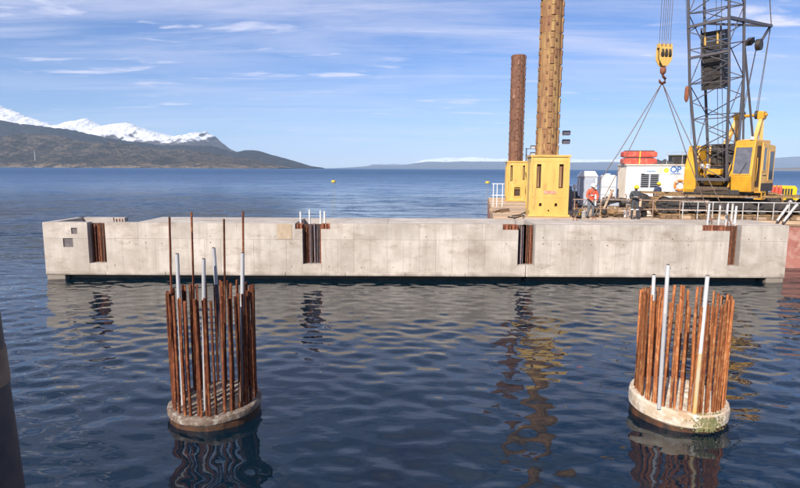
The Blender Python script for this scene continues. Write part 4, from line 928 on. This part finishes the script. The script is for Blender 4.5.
# life ring on the cabin
lr = B(0,0,0); lp = CAB.matrix_basis @ Vector((0,0,0))
ring = MB(); n1, n2 = 28, 10
vs = [((.36+.085*math.cos(b_*2*math.pi/n2))*math.cos(a_*2*math.pi/n1), .085*math.sin(b_*2*math.pi/n2), (.36+.085*math.cos(b_*2*math.pi/n2))*math.sin(a_*2*math.pi/n1)) for a_ in range(n1) for b_ in range(n2)]
ring.add(vs, [(a_*n2+b_, ((a_+1)%n1)*n2+b_, ((a_+1)%n1)*n2+(b_+1)%n2, a_*n2+(b_+1)%n2) for a_ in range(n1) for b_ in range(n2)], True)
CABM = Matrix.Translation(cab_p) @ Matrix.Rotation(BA, 4, 'Z')
lr = thing('life_ring', 'orange life ring hung on the white cabin wall', 'life ring', CABM @ Vector((3.88, -.10, 1.42)), BA)
ring.build('ring', M_ORNG, lr)
for a_ in range(4): 
    c = Vector((.36*math.cos(a_*1.571+.785), 0, .36*math.sin(a_*1.571+.785))); MB().cbox(c, (.20, .185, .07), (0, -(a_*1.571+.785), 0)).build('band', M_TOILR, lr)
# red covers stacked on the cabin roof
for k in range(2):
    o = thing('red_float', ('upper' if k else 'lower') + ' of two long red plastic floats lashed on the cabin roof', 'float', CABM @ Vector((1.05, .75, chh+.135+k*.52)), BA+R(2*k), 'red floats on the cabin roof')
    MB().prism([(-1.25, .06), (-1.12, 0), (1.1, 0), (1.25, .08), (1.2, .38), (1.05, .44), (-1.1, .44), (-1.25, .36)], 'y', -.45, .45).build('float_body', M_RED, o, bevel=.05)
    MB().box(-.09, -.03, -.47, .47, -.005, .452).build('strap', M_SIGNY, o)
    MB().box(-1.0, 1.0, -.40, .40, .445, .50).build('spacer', M_DARK, o)
o = thing('tarpaulin_bundle', 'dark grey tarpaulin bundle on the cabin roof beside the red floats', 'tarpaulin', CABM @ Vector((2.75, .6, chh+.135)), BA)
mb = MB(); n1, n2 = 14, 8
vs = [(((a_/(n1-1))-.5)*1.6, (.3+.08*math.sin(a_*2.1))*math.cos(math.pi*b_/(n2-1)), (.32+.09*math.sin(a_*1.3+b_))*math.sin(math.pi*b_/(n2-1))*(1-abs(a_/(n1-1)-.5)**3*6)) for a_ in range(n1) for b_ in range(n2)]
mb.add(vs, [(a_*n2+b_, (a_+1)*n2+b_, (a_+1)*n2+b_+1, a_*n2+b_+1) for a_ in range(n1-1) for b_ in range(n2-1)], True)
mb.build('cloth', M_NAVY, o); MB().tube((-.1,-.42,.02), (-.1,.42,.02), .03, .03, 6).build('lashing', M_ROPE, o)
o = thing('generator_box', 'low dark generator box behind the roof rail of the cabin', 'generator', CABM @ Vector((4.15, .9, chh+.135)), BA)
MB().box(-.75, .75, -.4, .4, .05, .62).build('housing', M_DARK, o, bevel=.03); MB().box(-.78, .78, -.43, .43, .62, .70).build('lid', mat('lid_olive', (0.20,0.16,0.06), .7), o); MB().box(-.7, .7, -.38, .38, 0, .05).build('skid', M_TRACK, o)
o = thing('red_fuel_can', 'red fuel can on the cabin roof near the crane', 'fuel can', CABM @ Vector((5.15, .5, chh+.135)), BA)
MB().prism([(-.25, 0), (.25, 0), (.25, .42), (.1, .56), (-.25, .56)], 'y', -.13, .13).build('can', M_REDB, o, bevel=.04); MB().tube((.17,0,.49), (.28,0,.63), .04, .03, 8).build('spout', M_DARK, o); MB().path([(-.18,0,.55), (-.15,0,.66), (.0,0,.66), (.04,0,.55)], .022, 6).build('handle', M_REDB, o)
o = thing('white_drum', 'white plastic drum on the cabin roof beside the red can', 'drum', CABM @ Vector((5.65, .5, chh+.135)), BA)
MB().lathe([(.2,0), (.22,.04), (.21,.25), (.23,.3), (.21,.35), (.22,.58), (.17,.66), (.08,.68)], 16).build('drum_body', M_TOILR, o); MB().tube((0,0,.68), (0,0,.74), .06, .06, 10).build('drum_cap', M_REDB, o)

# portable toilet
tp = PZ(586, 207, ZD); o = thing('portable_toilet', 'grey portable toilet with white roof at the far deck', 'toilet', (tp.x, tp.y, ZD), BA+R(-8))
k_ = (PY(586, 171, tp.y).z - ZD)/2.45; w_ = .62*k_*1.0
MB().box(-w_, w_, -w_, w_, .12, 2.05*k_).build('body', M_TOIL, o, bevel=.04)
MB().box(-w_*.72, w_*.62, -w_-.035, -w_-.001, .2, 1.95*k_).build('door', M_TOIL, o, bevel=.015)
MB().box(w_*.40, w_*.52, -w_-.075, -w_-.036, 1.0*k_, 1.12*k_).build('latch', M_DARK, o)
MB().prism([(-w_-.06, 2.06*k_), (w_+.06, 2.06*k_), (w_*.7, 2.45*k_), (-w_*.7, 2.45*k_)], 'y', -w_-.06, w_+.06).build('roof', M_TOILR, o, bevel=.05)
MB().box(-w_-.04, w_+.04, -w_-.04, w_+.04, 0, .118).build('skid', M_DARK, o)
for s in (-1, 1): MB().box(s*w_*.88-.04, s*w_*.88+.04, -w_-.03, -w_-.002, .15, 2.0*k_).build('corner_rib', M_TOILR, o)
for q_ in range(5): MB().box(-w_-.025, -w_-.001, -w_*.7+q_*w_*.3, -w_*.7+q_*w_*.3+.1, .3, 1.9*k_).build('side_rib', M_TOILR, o)

# white tank beside the cabin
wp = PZ(608, 203, ZD); o = thing('white_tank', 'white box tank beside the left end of the cabin', 'tank', wp, BA)
hh_ = PY(608, 175, wp.y).z - ZD
MB().prism([(-.55, .1), (.55, .1), (.55, hh_-.1), (.42, hh_), (-.42, hh_), (-.55, hh_-.1)], 'y', 0, 1.1).build('tank_body', M_WHITE, o, bevel=.04)
for s in (-.4, .4): MB().box(s-.06, s+.06, -.02, 1.12, 0, .1).build('skid', M_DARK, o)
MB().tube((0,.5,hh_), (0,.5,hh_+.10), .2, .2, 14).build('lid', M_TOILR, o)
for z in (.6, 1.2): MB().box(-.56, .56, -.02, -.001, z, z+.06).build('strap', M_TOIL, o)

def engine(name, label, cat, p, s, body, rz=0.0, seed=1):
    o = thing(name, label, cat, p, BA+rz); r_ = random.Random(seed)
    MB().box(-.7*s, .7*s, -.35*s, .35*s, .12*s, .22*s).build('skid_frame', M_TRACK, o)
    for a in (-.55, .55):
        for b in (-.32, .32): MB().tube((a*s, b*s, 0), (a*s, b*s, .12*s), .07*s, .07*s, 10).build('foot', M_RUBB, o)
    MB().box(-.45*s, .30*s, -.26*s, .26*s, .23*s, .68*s).build('engine_block', body, o, bevel=.03*s)
    MB().tube((.30*s, 0, .48*s), (.62*s, 0, .48*s), .26*s, .22*s, 16).build('pump_housing', M_DARK, o)
    MB().tube((-.46*s, 0, .5*s), (-.58*s, 0, .5*s), .24*s, .24*s, 16).build('fan_shroud', M_DARK, o)
    for k in range(4): MB().tube((-.36*s+k*.18*s, -.1*s, .68*s), (-.36*s+k*.18*s, -.1*s, .80*s), .07*s, .06*s, 10).build('cylinder_head', M_TRACK, o)
    MB().path([(-.1*s,.15*s,.68*s), (-.1*s,.15*s,1.05*s), (-.2*s,.15*s,1.15*s)], .045*s, 8).build('exhaust', M_RUST_N, o)
    for k in range(3): MB().path([(.4*s, -.24*s, .4*s), (.2*s+r_.uniform(-.2,.2)*s, -.42*s, .5*s+r_.uniform(-.15,.2)*s), (-.4*s, -.3*s, .35*s+.1*k*s)], .025*s, 6).build('hose', M_RUBB, o)
    MB().box(-.2*s, .25*s, -.30*s, -.262*s, .3*s, .5*s).build('control_panel', M_TOIL, o)
    return o
engine('pump_unit', 'dark engine driven pump beside the portable toilet', 'pump', PZ(571.5, 207, ZD), 1.35, M_DARK, R(15), 3)
engine('compressor', 'dark grey compressor with pipes in front of the white tank', 'compressor', PZ(613, 211, ZD), 1.15, M_GREYT, R(-12), 5)
engine('welding_set', 'pale grey motor set low beside the cabin wall', 'motor', PZ(627.5, 208, ZD), 0.8, M_TOIL, R(5), 6)
engine('yellow_pump', 'small yellow pump beside the orange jacketed worker', 'pump', PZ(578.5, 217.2, ZD), 0.62, M_CRY, R(60), 7)
engine('yellow_compactor', 'small yellow machine to the right of the orange jacketed worker', 'machine', PZ(600, 217.0, ZD), 0.58, M_CRY, R(-50), 8)

# hoses over the deck edge by the large jack house
for k, pts in enumerate(([(512, 216), (520, 215), (527, 211), (531, 213)], [(508, 217), (515, 218), (524, 215.5)])):
    ps = [PZ(a, b, ZD+.06) for a, b in pts]; o = thing('deck_hose', 'black hose curling on deck left of the large jack house, the %s one' % ('longer', 'shorter')[k], 'hose', ps[0])
    part_of(o, MB().path(ps, .035, 8).build('hose_run', M_RUBB)); part_of(o, MB().tube(ps[-1], ps[-1]+Vector((.02,.12,.02)), .05, .05, 8).build('coupling', M_GALV))

# bent steel props and planks near the workers
def prop(label, p0, p1, w, m, name, cat, group=None):
    o = thing(name, label, cat, p0, 0, group); e = Vector(p1)-Vector(p0)
    MB().beam((0,0,0), e, w, w*.5).build('shaft', m, o); MB().beam(e*.995, e*1.03, w*1.5, w*.9).build('end_cap', m, o); return o
prop('pale timber plank leaning behind the caisson, left of the compressor', PZ(600, 217.5, ZD), PY(612, 191, 32.2), .11, M_TIMB, 'leaning_plank', 'plank')
prop('tan timber post standing right of the worker in the yellow helmet', PZ(639, 218, ZD), PY(641, 196, 31.0), .12, M_TIMB, 'timber_post', 'post')
o = thing('mooring_post', 'thin white post with a round top right of the large jack house', 'post', PZ(573.5, 213.5, ZD))
MB().tube((0,0,0), (0,0,1.45), .05, .05, 10).build('post_shaft', M_GALV, o); MB().lathe([(.02,1.45), (.10,1.49), (.13,1.58), (.10,1.67), (.02,1.71)], 14).build('post_cap', M_TOILR, o)
o = thing('steel_barrel', 'brown steel barrel between the worker and the crane track', 'barrel', PZ(646.5, 210, ZD))
MB().lathe([(.28,0), (.29,.03), (.29,.28), (.305,.30), (.29,.32), (.29,.58), (.305,.6), (.29,.62), (.29,.86), (.28,.88)], 20).build('barrel_body', M_RUST_N, o); MB().tube((.1,.05,.88), (.1,.05,.9), .04, .04, 8).build('bung', M_DARK, o)

# loose gear on the deck
def rope_coil(label, p, r, m):
    o = thing('rope_coil', label, 'rope', p, 0, 'rope coils on the deck')
    for k in range(4):
        n = 22; rr = r*(1-.10*k)+rng.uniform(-.02,.02); MB().path([(rr*math.cos(2*math.pi*i/n), rr*math.sin(2*math.pi*i/n), .04+.065*k+rng.uniform(-.01,.01)) for i in range(n+1)], .036, 6).build('turn', m, o)
rope_coil('pale rope coil on the planks right of the yellow helmet worker', PZ(648, 216, ZD), .34, M_SIGNR)
rope_coil('brown rope coil left of the yellow helmet worker', PZ(619, 216.5, ZD), .30, M_TIMBD)
def plank_stack(label, p, n, l, rz):
    o = thing('plank_stack', label, 'planks', p, BA+rz, 'plank stacks on the deck')
    for k in range(n):
        for q_ in range(3): MB().box(-l/2+rng.uniform(-.15,.15), l/2+rng.uniform(-.15,.15), q_*.24, q_*.24+.22, .07*k, .07*k+.06).build('plank', M_TIMB if rng.random() < .6 else M_TIMBD, o)
plank_stack('low stack of tan planks between the compressor and the worker', PZ(622, 213, ZD), 4, 1.9, R(4))
plank_stack('stack of boards at the left deck edge before the far jack house', PZ(505, 212, ZD), 3, 1.4, R(60))
def bucket(label, p, m):
    o = thing('bucket', label, 'bucket', p, rng.uniform(0, 3), 'buckets on the deck')
    MB().lathe([(.13, 0), (.16, .32), (.175, .33), (.165, .345), (.15, .33), (.125, .03)], 16, cap=False).build('pail', m, o); MB().path([(-.16, 0, .31), (-.11, .02, .45), (0, .03, .5), (.11, .02, .45), (.16, 0, .31)], .008, 5).build('handle', M_DARK, o)
bucket('grey bucket beside the small yellow pump', PZ(583.5, 217.5, ZD), M_GALV); bucket('white bucket by the low plank stack', PZ(626, 217, ZD), M_TOILR); bucket('black bucket near the timber post', PZ(643.5, 216.5, ZD), M_RUBB)
o = thing('tool_chest', 'brown tool chest on deck in front of the compressor', 'tool chest', PZ(609, 215.5, ZD), BA+R(10))
MB().box(-.42, .42, -.24, .24, .05, .42).build('chest_body', M_TRACKY, o, bevel=.02); MB().box(-.43, .43, -.25, .25, .425, .52).build('lid', M_TRACKY, o, bevel=.02); MB().box(-.40, .40, -.22, .22, 0, .048).build('skid', M_DARK, o)
for a in (-.2, .2): MB().box(a-.04, a+.04, -.265, -.251, .38, .48).build('latch', M_GALV, o)
for k, (px, lb) in enumerate(((563.5, 'left'), (567, 'middle'), (570, 'right'))):
    o = thing('gas_bottle', 'grey gas bottle standing behind the large jack house, the %s of three' % lb, 'gas bottle', PZ(px, 209+k*.6, ZD), 0, 'gas bottles behind the jack house')
    MB().lathe([(.11,0), (.12,.04), (.12,1.15), (.09,1.28), (.04,1.34), (.04,1.42)], 14).build('cylinder', M_GREYT if k != 1 else M_RUST_N, o); MB().tube((0,0,1.42), (0,0,1.5), .05, .05, 8).build('valve', M_DARK, o)

# railings: along the front edge and at the far left corner
def railing(label, us, v, h, m, group):
    o = thing('deck_railing', label, 'railing', B(us[0], v, ZD), BA, group)
    for k, u in enumerate(us): MB().tube((u-us[0], 0, 0), (u-us[0], 0, h), .028, .028, 8).build('rail_post', m, o)
    for z in (h, h*.5): MB().tube((-.1, 0, z), (us[-1]-us[0]+.1, 0, z), .027, .027, 8).build('rail_bar', m, o)
    return o
u0 = (BI @ PY(686, 203, 29.0)).x
hr = PY(740, 202.5, 29.0).z - ZD
railing('long pale pipe railing in front of the crane tracks', [u0+k*.74 for k in range(13)], 0.12, hr, M_GALV, 'railings of the barge')
pf = BI @ PZ(493, 206.5, ZD)
railing('short white railing at the far left corner of the barge', [pf.x, pf.x+.25, pf.x+.62], pf.y, 1.55, M_TOILR, 'railings of the barge')
pf = BI @ PZ(574, 217, ZD)
railing('thin railing behind the caisson in front of the workers', [pf.x+k*1.35 for k in range(6)], 0.35, .95, mat('rail_rusty', (0.42,0.30,0.22), .7, (0.28,0.16,0.10), 5), 'railings of the barge')
# stowed pipes leaning on the right hand end of the railing
for k, (a, b, c, d_) in enumerate(((777, 221, 788, 206), (783, 222, 796.5, 205))):
    o = thing('scaffold_pipe', 'grey scaffold pipe leaning on the railing at right, the %s of two' % ('left', 'right')[k], 'pipe', PY(a, b, 28.4), 0, 'scaffold pipes at the right end')
    e = PY(c, d_, 28.8) - PY(a, b, 28.4); MB().tube((0,0,0), e, .065, .065, 12).build('pipe_shaft', M_GALV, o); MB().tube(e*.97, e*1.01, .095, .095, 12).build('pipe_flange', M_PVC, o)
# timber blocks and stacked sleepers behind the railing
for k in range(13):
    u = u0 + .25 + k*.62; o = thing('timber_block', 'squared timber block behind the railing, the %s from the left' % ('first','second','third','fourth','fifth','sixth','seventh','eighth','ninth','tenth','eleventh','twelfth','last')[k], 'timber', B(u, .30+.05*(k % 3), ZD), BA+R(rng.uniform(-5, 5)), 'timber blocks behind the railing')
    MB().box(-.2, .2, -.14, .3, 0, .13+.04*rng.random()).build('block', M_TIMBD if k % 3 else M_TIMB, o, bevel=.015)

# yellow generator trailer with red tank at the far right
gp = PZ(783, 207, ZD); gp.z = ZD; o = thing('generator_trailer', 'yellow generator trailer on dark wheels right of the crane cab', 'generator', gp, BA)
zb_ = PY(783, 198, gp.y).z-ZD; zt_ = PY(783, 185.5, gp.y).z-ZD; gw = (PY(792, 190, gp.y)-PY(776, 190, gp.y)).x/2
MB().prism([(-gw, zb_), (gw, zb_), (gw, zt_-.15), (gw-.15, zt_), (-gw+.1, zt_), (-gw, zt_-.1)], 'y', -.5, .6).build('canopy', M_YGEN, o, bevel=.04)
for q_ in range(4): MB().box(-gw+.15+q_*.18, -gw+.27+q_*.18, -.52, -.501, zb_+.15, zt_-.2).build('louvre', M_DARK, o)
MB().box(-gw-.1, gw+.35, -.45, .55, zb_-.12, zb_-.002).build('chassis', M_YGEN, o)
for yy in (-.55, .62):
    wh = MB().tube((.1, yy-.09, zb_-.25), (.1, yy+.09, zb_-.25), .27, .27, 20).build('wheel', M_RUBB, o); MB().tube((.1, yy-.1, zb_-.25), (.1, yy+.1, zb_-.25), .13, .13, 12).build('rim', M_GALV, wh)
for a in (-gw+.1, gw): MB().tube((a, -.3, 0), (a, -.3, zb_-.1), .05, .05, 8).build('jack_leg', M_TRACK, o)
MB().box(-.25, .45, -.40, .5, 0, zb_-.5).build('axle_stand', M_TRACK, o)
rp = PZ(774.5, 210, ZD); o = thing('red_gas_rack', 'red gas bottle rack between the crane cab and the yellow generator', 'gas rack', rp, BA)
zt_ = PY(774, 185, rp.y).z-ZD
for k in range(3): MB().lathe([(.10,0), (.11,.04), (.11,zt_-.25), (.08,zt_-.12), (.035,zt_-.06), (.035,zt_)], 12, (-.22+k*.23, 0, 0)).build('gas_bottle', M_REDB, o)
MB().box(-.36, .36, -.15, .15, .25, .30).build('rack_band', M_GALV, o); MB().box(-.36, .36, -.15, .15, zt_*.6, zt_*.6+.05).build('rack_band', M_GALV, o)

# ------------------------------------------------------------------ buoys, mast and a far sail
for px, py, lb in ((333.5, 182.2, 'yellow mooring buoy floating in open water at left centre'), (487.5, 183.2, 'yellow mooring buoy floating just left of the barge')):
    p = PZ(px, py, 0.0); s = p.y/190.0*.95; o = thing('mooring_buoy', lb, 'buoy', p, 0, 'yellow mooring buoys')
    MB().lathe([(.1*s,-.35*s), (.55*s,-.25*s), (.80*s,.05*s), (.80*s,.45*s), (.5*s,.7*s), (.12*s,.78*s)], 20).build('float', M_BUOY, o)
    MB().tube((0,0,.75*s), (0,0,1.25*s), .05*s, .05*s, 8).build('eye_post', M_DARK, o); MB().tube((0,-.12*s,1.25*s), (0,.12*s,1.25*s), .13*s, .13*s, 12).build('eye', M_DARK, o)
p = PY(35, 158.5, 5250); zb = p.z; o = thing('radio_mast', 'thin white radio mast on the brown hill at the far left', 'mast', (p.x, p.y, zb-18))
for s1_, s2_ in ((-1,-1), (1,-1), (0,1)): MB().tube((s1_*3, s2_*3, 0), (s1_*.8, s2_*.8, 92), .7, .45, 5).build('mast_leg', M_TOILR, o)
for k in range(8): MB().tube((-3+k*.27, -3+k*.27, k*11), (3-k*.27, -3+k*.27, k*11+9), .3, .3, 4).build('brace', M_TOILR, o)

# ------------------------------------------------------------------ people
def person(label, loc, rz, J, cols, helmet, scale=1.0, reflective=None):
    t = thing('person', label, 'person', loc, rz, 'workers on the barge')
    # joints -> skin graph
    verts, rad, edges, reg = [], [], [], []
    idx = {}
    def jv(n, p, r): idx[n] = len(verts); verts.append(Vector(p)*scale); rad.append(r*scale); return idx[n]
    chains = [('torso', ['pelvis', 'waist', 'chest', 'neckb']), ('skin', ['neckb', 'neck', 'skull', 'crown'])]
    for s in 'LR': chains += [('torso', ['chest', 'sho'+s]), ('sleeve', ['sho'+s, 'elb'+s, 'wri'+s]), ('legs', ['pelvis', 'hip'+s, 'kne'+s, 'ank'+s]), ('boot', ['ank'+s, 'toe'+s])]
    Rr = {'pelvis': .145, 'waist': .135, 'chest': .155, 'neckb': .085, 'neck': .058, 'skull': .095, 'crown': .075}
    for s in 'LR': Rr.update({'sho'+s: .085, 'elb'+s: .058, 'wri'+s: .042, 'hip'+s: .10, 'kne'+s: .07, 'ank'+s: .052, 'toe'+s: .045})
    for n in Rr: jv(n, J[n], Rr[n])
    segs = []
    for rg, ch in chains:
        for a, b in zip(ch[:-1], ch[1:]): edges.append((idx[a], idx[b])); segs.append((rg, verts[idx[a]], verts[idx[b]], (Rr[a]+Rr[b])/2*scale))
    for s in 'LR':                                              # palm, four fingers and thumb, slightly curled
        w, e = Vector(J['wri'+s]), Vector(J['elb'+s]); d_ = (w-e).normalized(); side = d_.cross(Vector((0,0,1))).normalized() if abs(d_.z) < .95 else Vector((0,1,0)).cross(d_).normalized()
        side = side if side.length > .1 else Vector((1,0,0)); nrm = side.cross(d_).normalized()
        pc = jv('palm'+s, w + d_*.055, .036); edges.append((idx['wri'+s], pc)); segs.append(('skin', verts[idx['wri'+s]], verts[pc], .036*scale))
        for f, (off, ln) in enumerate(((-.034, .075), (-.012, .088), (.012, .082), (.034, .064))):
            k = jv('kn%s%d' % (s, f), w + d_*.095 + side*off, .011); a = jv('fm%s%d' % (s, f), w + d_*(.095+ln*.55) + side*off*1.15 + nrm*.012, .0095); b = jv('ft%s%d' % (s, f), w + d_*(.095+ln*.9) + side*off*1.15 + nrm*.038, .008)
            edges.extend([(pc, k), (k, a), (a, b)]); segs.append(('skin', verts[pc], verts[b], .012*scale))
        a = jv('th%s1' % s, w + d_*.05 + side*-.048, .013); b = jv('th%s2' % s, w + d_*.085 + side*-.070 + nrm*.02, .010); edges.extend([(pc, a), (a, b)]); segs.append(('skin', verts[a], verts[b], .012*scale))
    me = bpy.data.meshes.new('body'); me.from_pydata([tuple(v) for v in verts], edges, [])
    ob = bpy.data.objects.new('body_cage', me); COL.objects.link(ob)
    sk = ob.modifiers.new('skin', 'SKIN'); sk.use_smooth_shade = True
    for i, sv in enumerate(me.skin_vertices[0].data): sv.radius = (rad[i], rad[i]*(.78 if i in (idx['pelvis'], idx['waist'], idx['chest']) else 1)); sv.use_root = (i == idx['pelvis'])
    ss = ob.modifiers.new('sub', 'SUBSURF'); ss.levels = 2; ss.render_levels = 2
    dg = bpy.context.evaluated_depsgraph_get(); m2 = bpy.data.meshes.new_from_object(ob.evaluated_get(dg)); bpy.data.objects.remove(ob)
    m2.name = 'body'; m2.materials.clear()
    order = ['torso', 'sleeve', 'legs', 'boot', 'skin']
    for r_ in order: m2.materials.append(cols[r_])
    for p in m2.polygons:
        c = p.center; best, bd = 'torso', 9
        for rg, a, b, rr in segs:
            ab = b-a; u = max(0, min(1, (c-a).dot(ab)/max(ab.length_squared, 1e-9))); dd = (c-(a+ab*u)).length/ (rr+.02)
            if dd < bd: best, bd = rg, dd
        p.material_index = order.index(best); p.use_smooth = True
    link('body', m2, None, t)
    S = Vector(J['skull'])*scale; fwd = Vector(J.get('face', (0,-1,0))).normalized(); up = (Vector(J['crown'])-Vector(J['neck'])).normalized(); rt = fwd.cross(up).normalized(); fwd = up.cross(rt).normalized()
    HM = Matrix((rt, -fwd, up)).transposed().to_4x4(); HM.translation = S
    def hp(mb): mb.v = [tuple(HM @ (Vector(v)*scale)) for v in mb.v]; return mb
    # face: eyes, nose, mouth, ears, hair below the helmet
    for s in (-1, 1):
        hp(MB().lathe([(.002,-.012), (.012,-.006), (.014,0), (.012,.006), (.002,.012)], 8, (s*.034, -.088, .005))).build('eye', M_HAIR, t)
        hp(MB().lathe([(.004,-.03), (.014,-.02), (.018,0), (.014,.02), (.004,.03)], 8, (s*.098, .0, -.005))).build('ear', cols['skin'], t)
    hp(MB().prism([(-.012,-.035), (.012,-.035), (.006,.01), (-.006,.01)], 'y', -.122, -.085)).build('nose', cols['skin'], t)
    hp(MB().cbox((0, -.09, -.058), (.045, .012, .010))).build('mouth', M_REDB, t)
    hp(MB().lathe([(.100,-.02), (.106,.02), (.100,.06), (.02,.075)], 14, (0,.012,0))).build('hair', M_HAIR, t)
    hb = hp(MB().lathe([(.128,.030), (.130,.045), (.122,.075), (.108,.115), (.078,.148), (.04,.163), (.006,.168)], 18, (0,.005,0))).build('helmet', helmet, t)
    hp(MB().prism([(-.10,-.10), (.10,-.10), (.07,-.185), (0,-.20), (-.07,-.185)], 'z', .032, .046)).build('helmet_peak', helmet, hb)
    if reflective:
        for nm in reflective:
            a, b = Vector(J[nm[0]])*scale, Vector(J[nm[1]])*scale; c = a.lerp(b, nm[2]); dirv = (b-a).normalized(); r_ = nm[3]*scale
            MB().tube(c-dirv*.025, c+dirv*.025, r_, r_, 14, False).build('reflective_band', M_REFL, t)
    return t
def stand(lean=0.0, arms='down', knees=0.0):
    c, s = math.cos(lean), math.sin(lean)
    def tp_(x, y, z, z0=.95): return (x, y*c - (z-z0)*s, z0 + (z-z0)*c + y*s)
    J = {'pelvis': (0,0,.95), 'waist': tp_(0,0,1.12), 'chest': tp_(0,0,1.34), 'neckb': tp_(0,.0,1.47), 'neck': tp_(0,-.01,1.53), 'skull': tp_(0,-.03,1.625), 'crown': tp_(0,-.025,1.71)}
    for s_, n in ((1,'L'), (-1,'R')):
        J['sho'+n] = tp_(s_*.19, .01, 1.41); J['hip'+n] = (s_*.10, 0, .86); J['kne'+n] = (s_*.125, -.03-knees, .48); J['ank'+n] = (s_*.14, .02, .09); J['toe'+n] = (s_*.165, -.16, .045)
        if arms == 'down': J['elb'+n] = tp_(s_*.27, .03, 1.13); J['wri'+n] = tp_(s_*.28, -.06, .88)
        elif arms == 'fold': J['elb'+n] = tp_(s_*.29, -.03, 1.14); J['wri'+n] = tp_(s_*.04, -.25, 1.17)
        elif arms == 'reach': J['elb'+n] = tp_(s_*.31, -.10, 1.13); J['wri'+n] = tp_(s_*.13, -.34, 1.00)
    return J
J = stand(R(14), 'reach', .05); J['face'] = (0, -1, -.35)
person('worker in orange jacket and white helmet bending beside the portable toilet', PZ(590, 217.6, ZD), R(8), J, dict(torso=M_HIVO, sleeve=M_HIVO, legs=M_GREYT, boot=M_BOOT, skin=M_SKIN), M_HELW, 1.04,
       [('waist','chest',.35,.150)])
J = stand(R(6), 'fold'); J['face'] = (-.2, -1, -.3)
person('worker in dark overalls and yellow helmet standing in front of the cabin', PZ(634, 219.5, ZD), R(-6), J, dict(torso=M_NAVY, sleeve=M_NAVY, legs=M_NAVY, boot=M_BOOT, skin=M_SKIN), M_HELY, 1.0,
       [('waist','chest',.3,.142), ('hipL','kneL',.9,.086), ('hipR','kneR',.9,.086)])
J = stand(R(4), 'down'); J['face'] = (.5, -1, -.1)
pw = PZ(657.5, 210, ZD); pw = Vector((PY(657.5, 190, 34.6).x, 34.6, ZD))
person('worker in navy jacket and yellow helmet behind the end of the crane track', pw, R(20), J, dict(torso=M_BLUEJ, sleeve=M_BLUEJ, legs=M_GREYT, boot=M_BOOT, skin=M_SKIN), M_HELY, 1.02)

# ------------------------------------------------------------------ air
hz = MB().box(-58000, 58000, -2500, 41000, -3, 1500).build('haze', None); hz['kind'] = 'stuff'; hz['label'] = 'thin pale sea haze in the air'
hm = bpy.data.materials.new('haze_air'); hm.use_nodes = True; t = hm.node_tree; t.nodes.clear()
pv = N(t, 'ShaderNodeVolumePrincipled', inp={'Color': (0.62, 0.80, 1.0, 1), 'Density': 2.7e-5, 'Anisotropy': -0.1}); ou = N(t, 'ShaderNodeOutputMaterial'); L(t, pv.outputs[0], ou.inputs['Volume'])
hz.data.materials.append(hm)
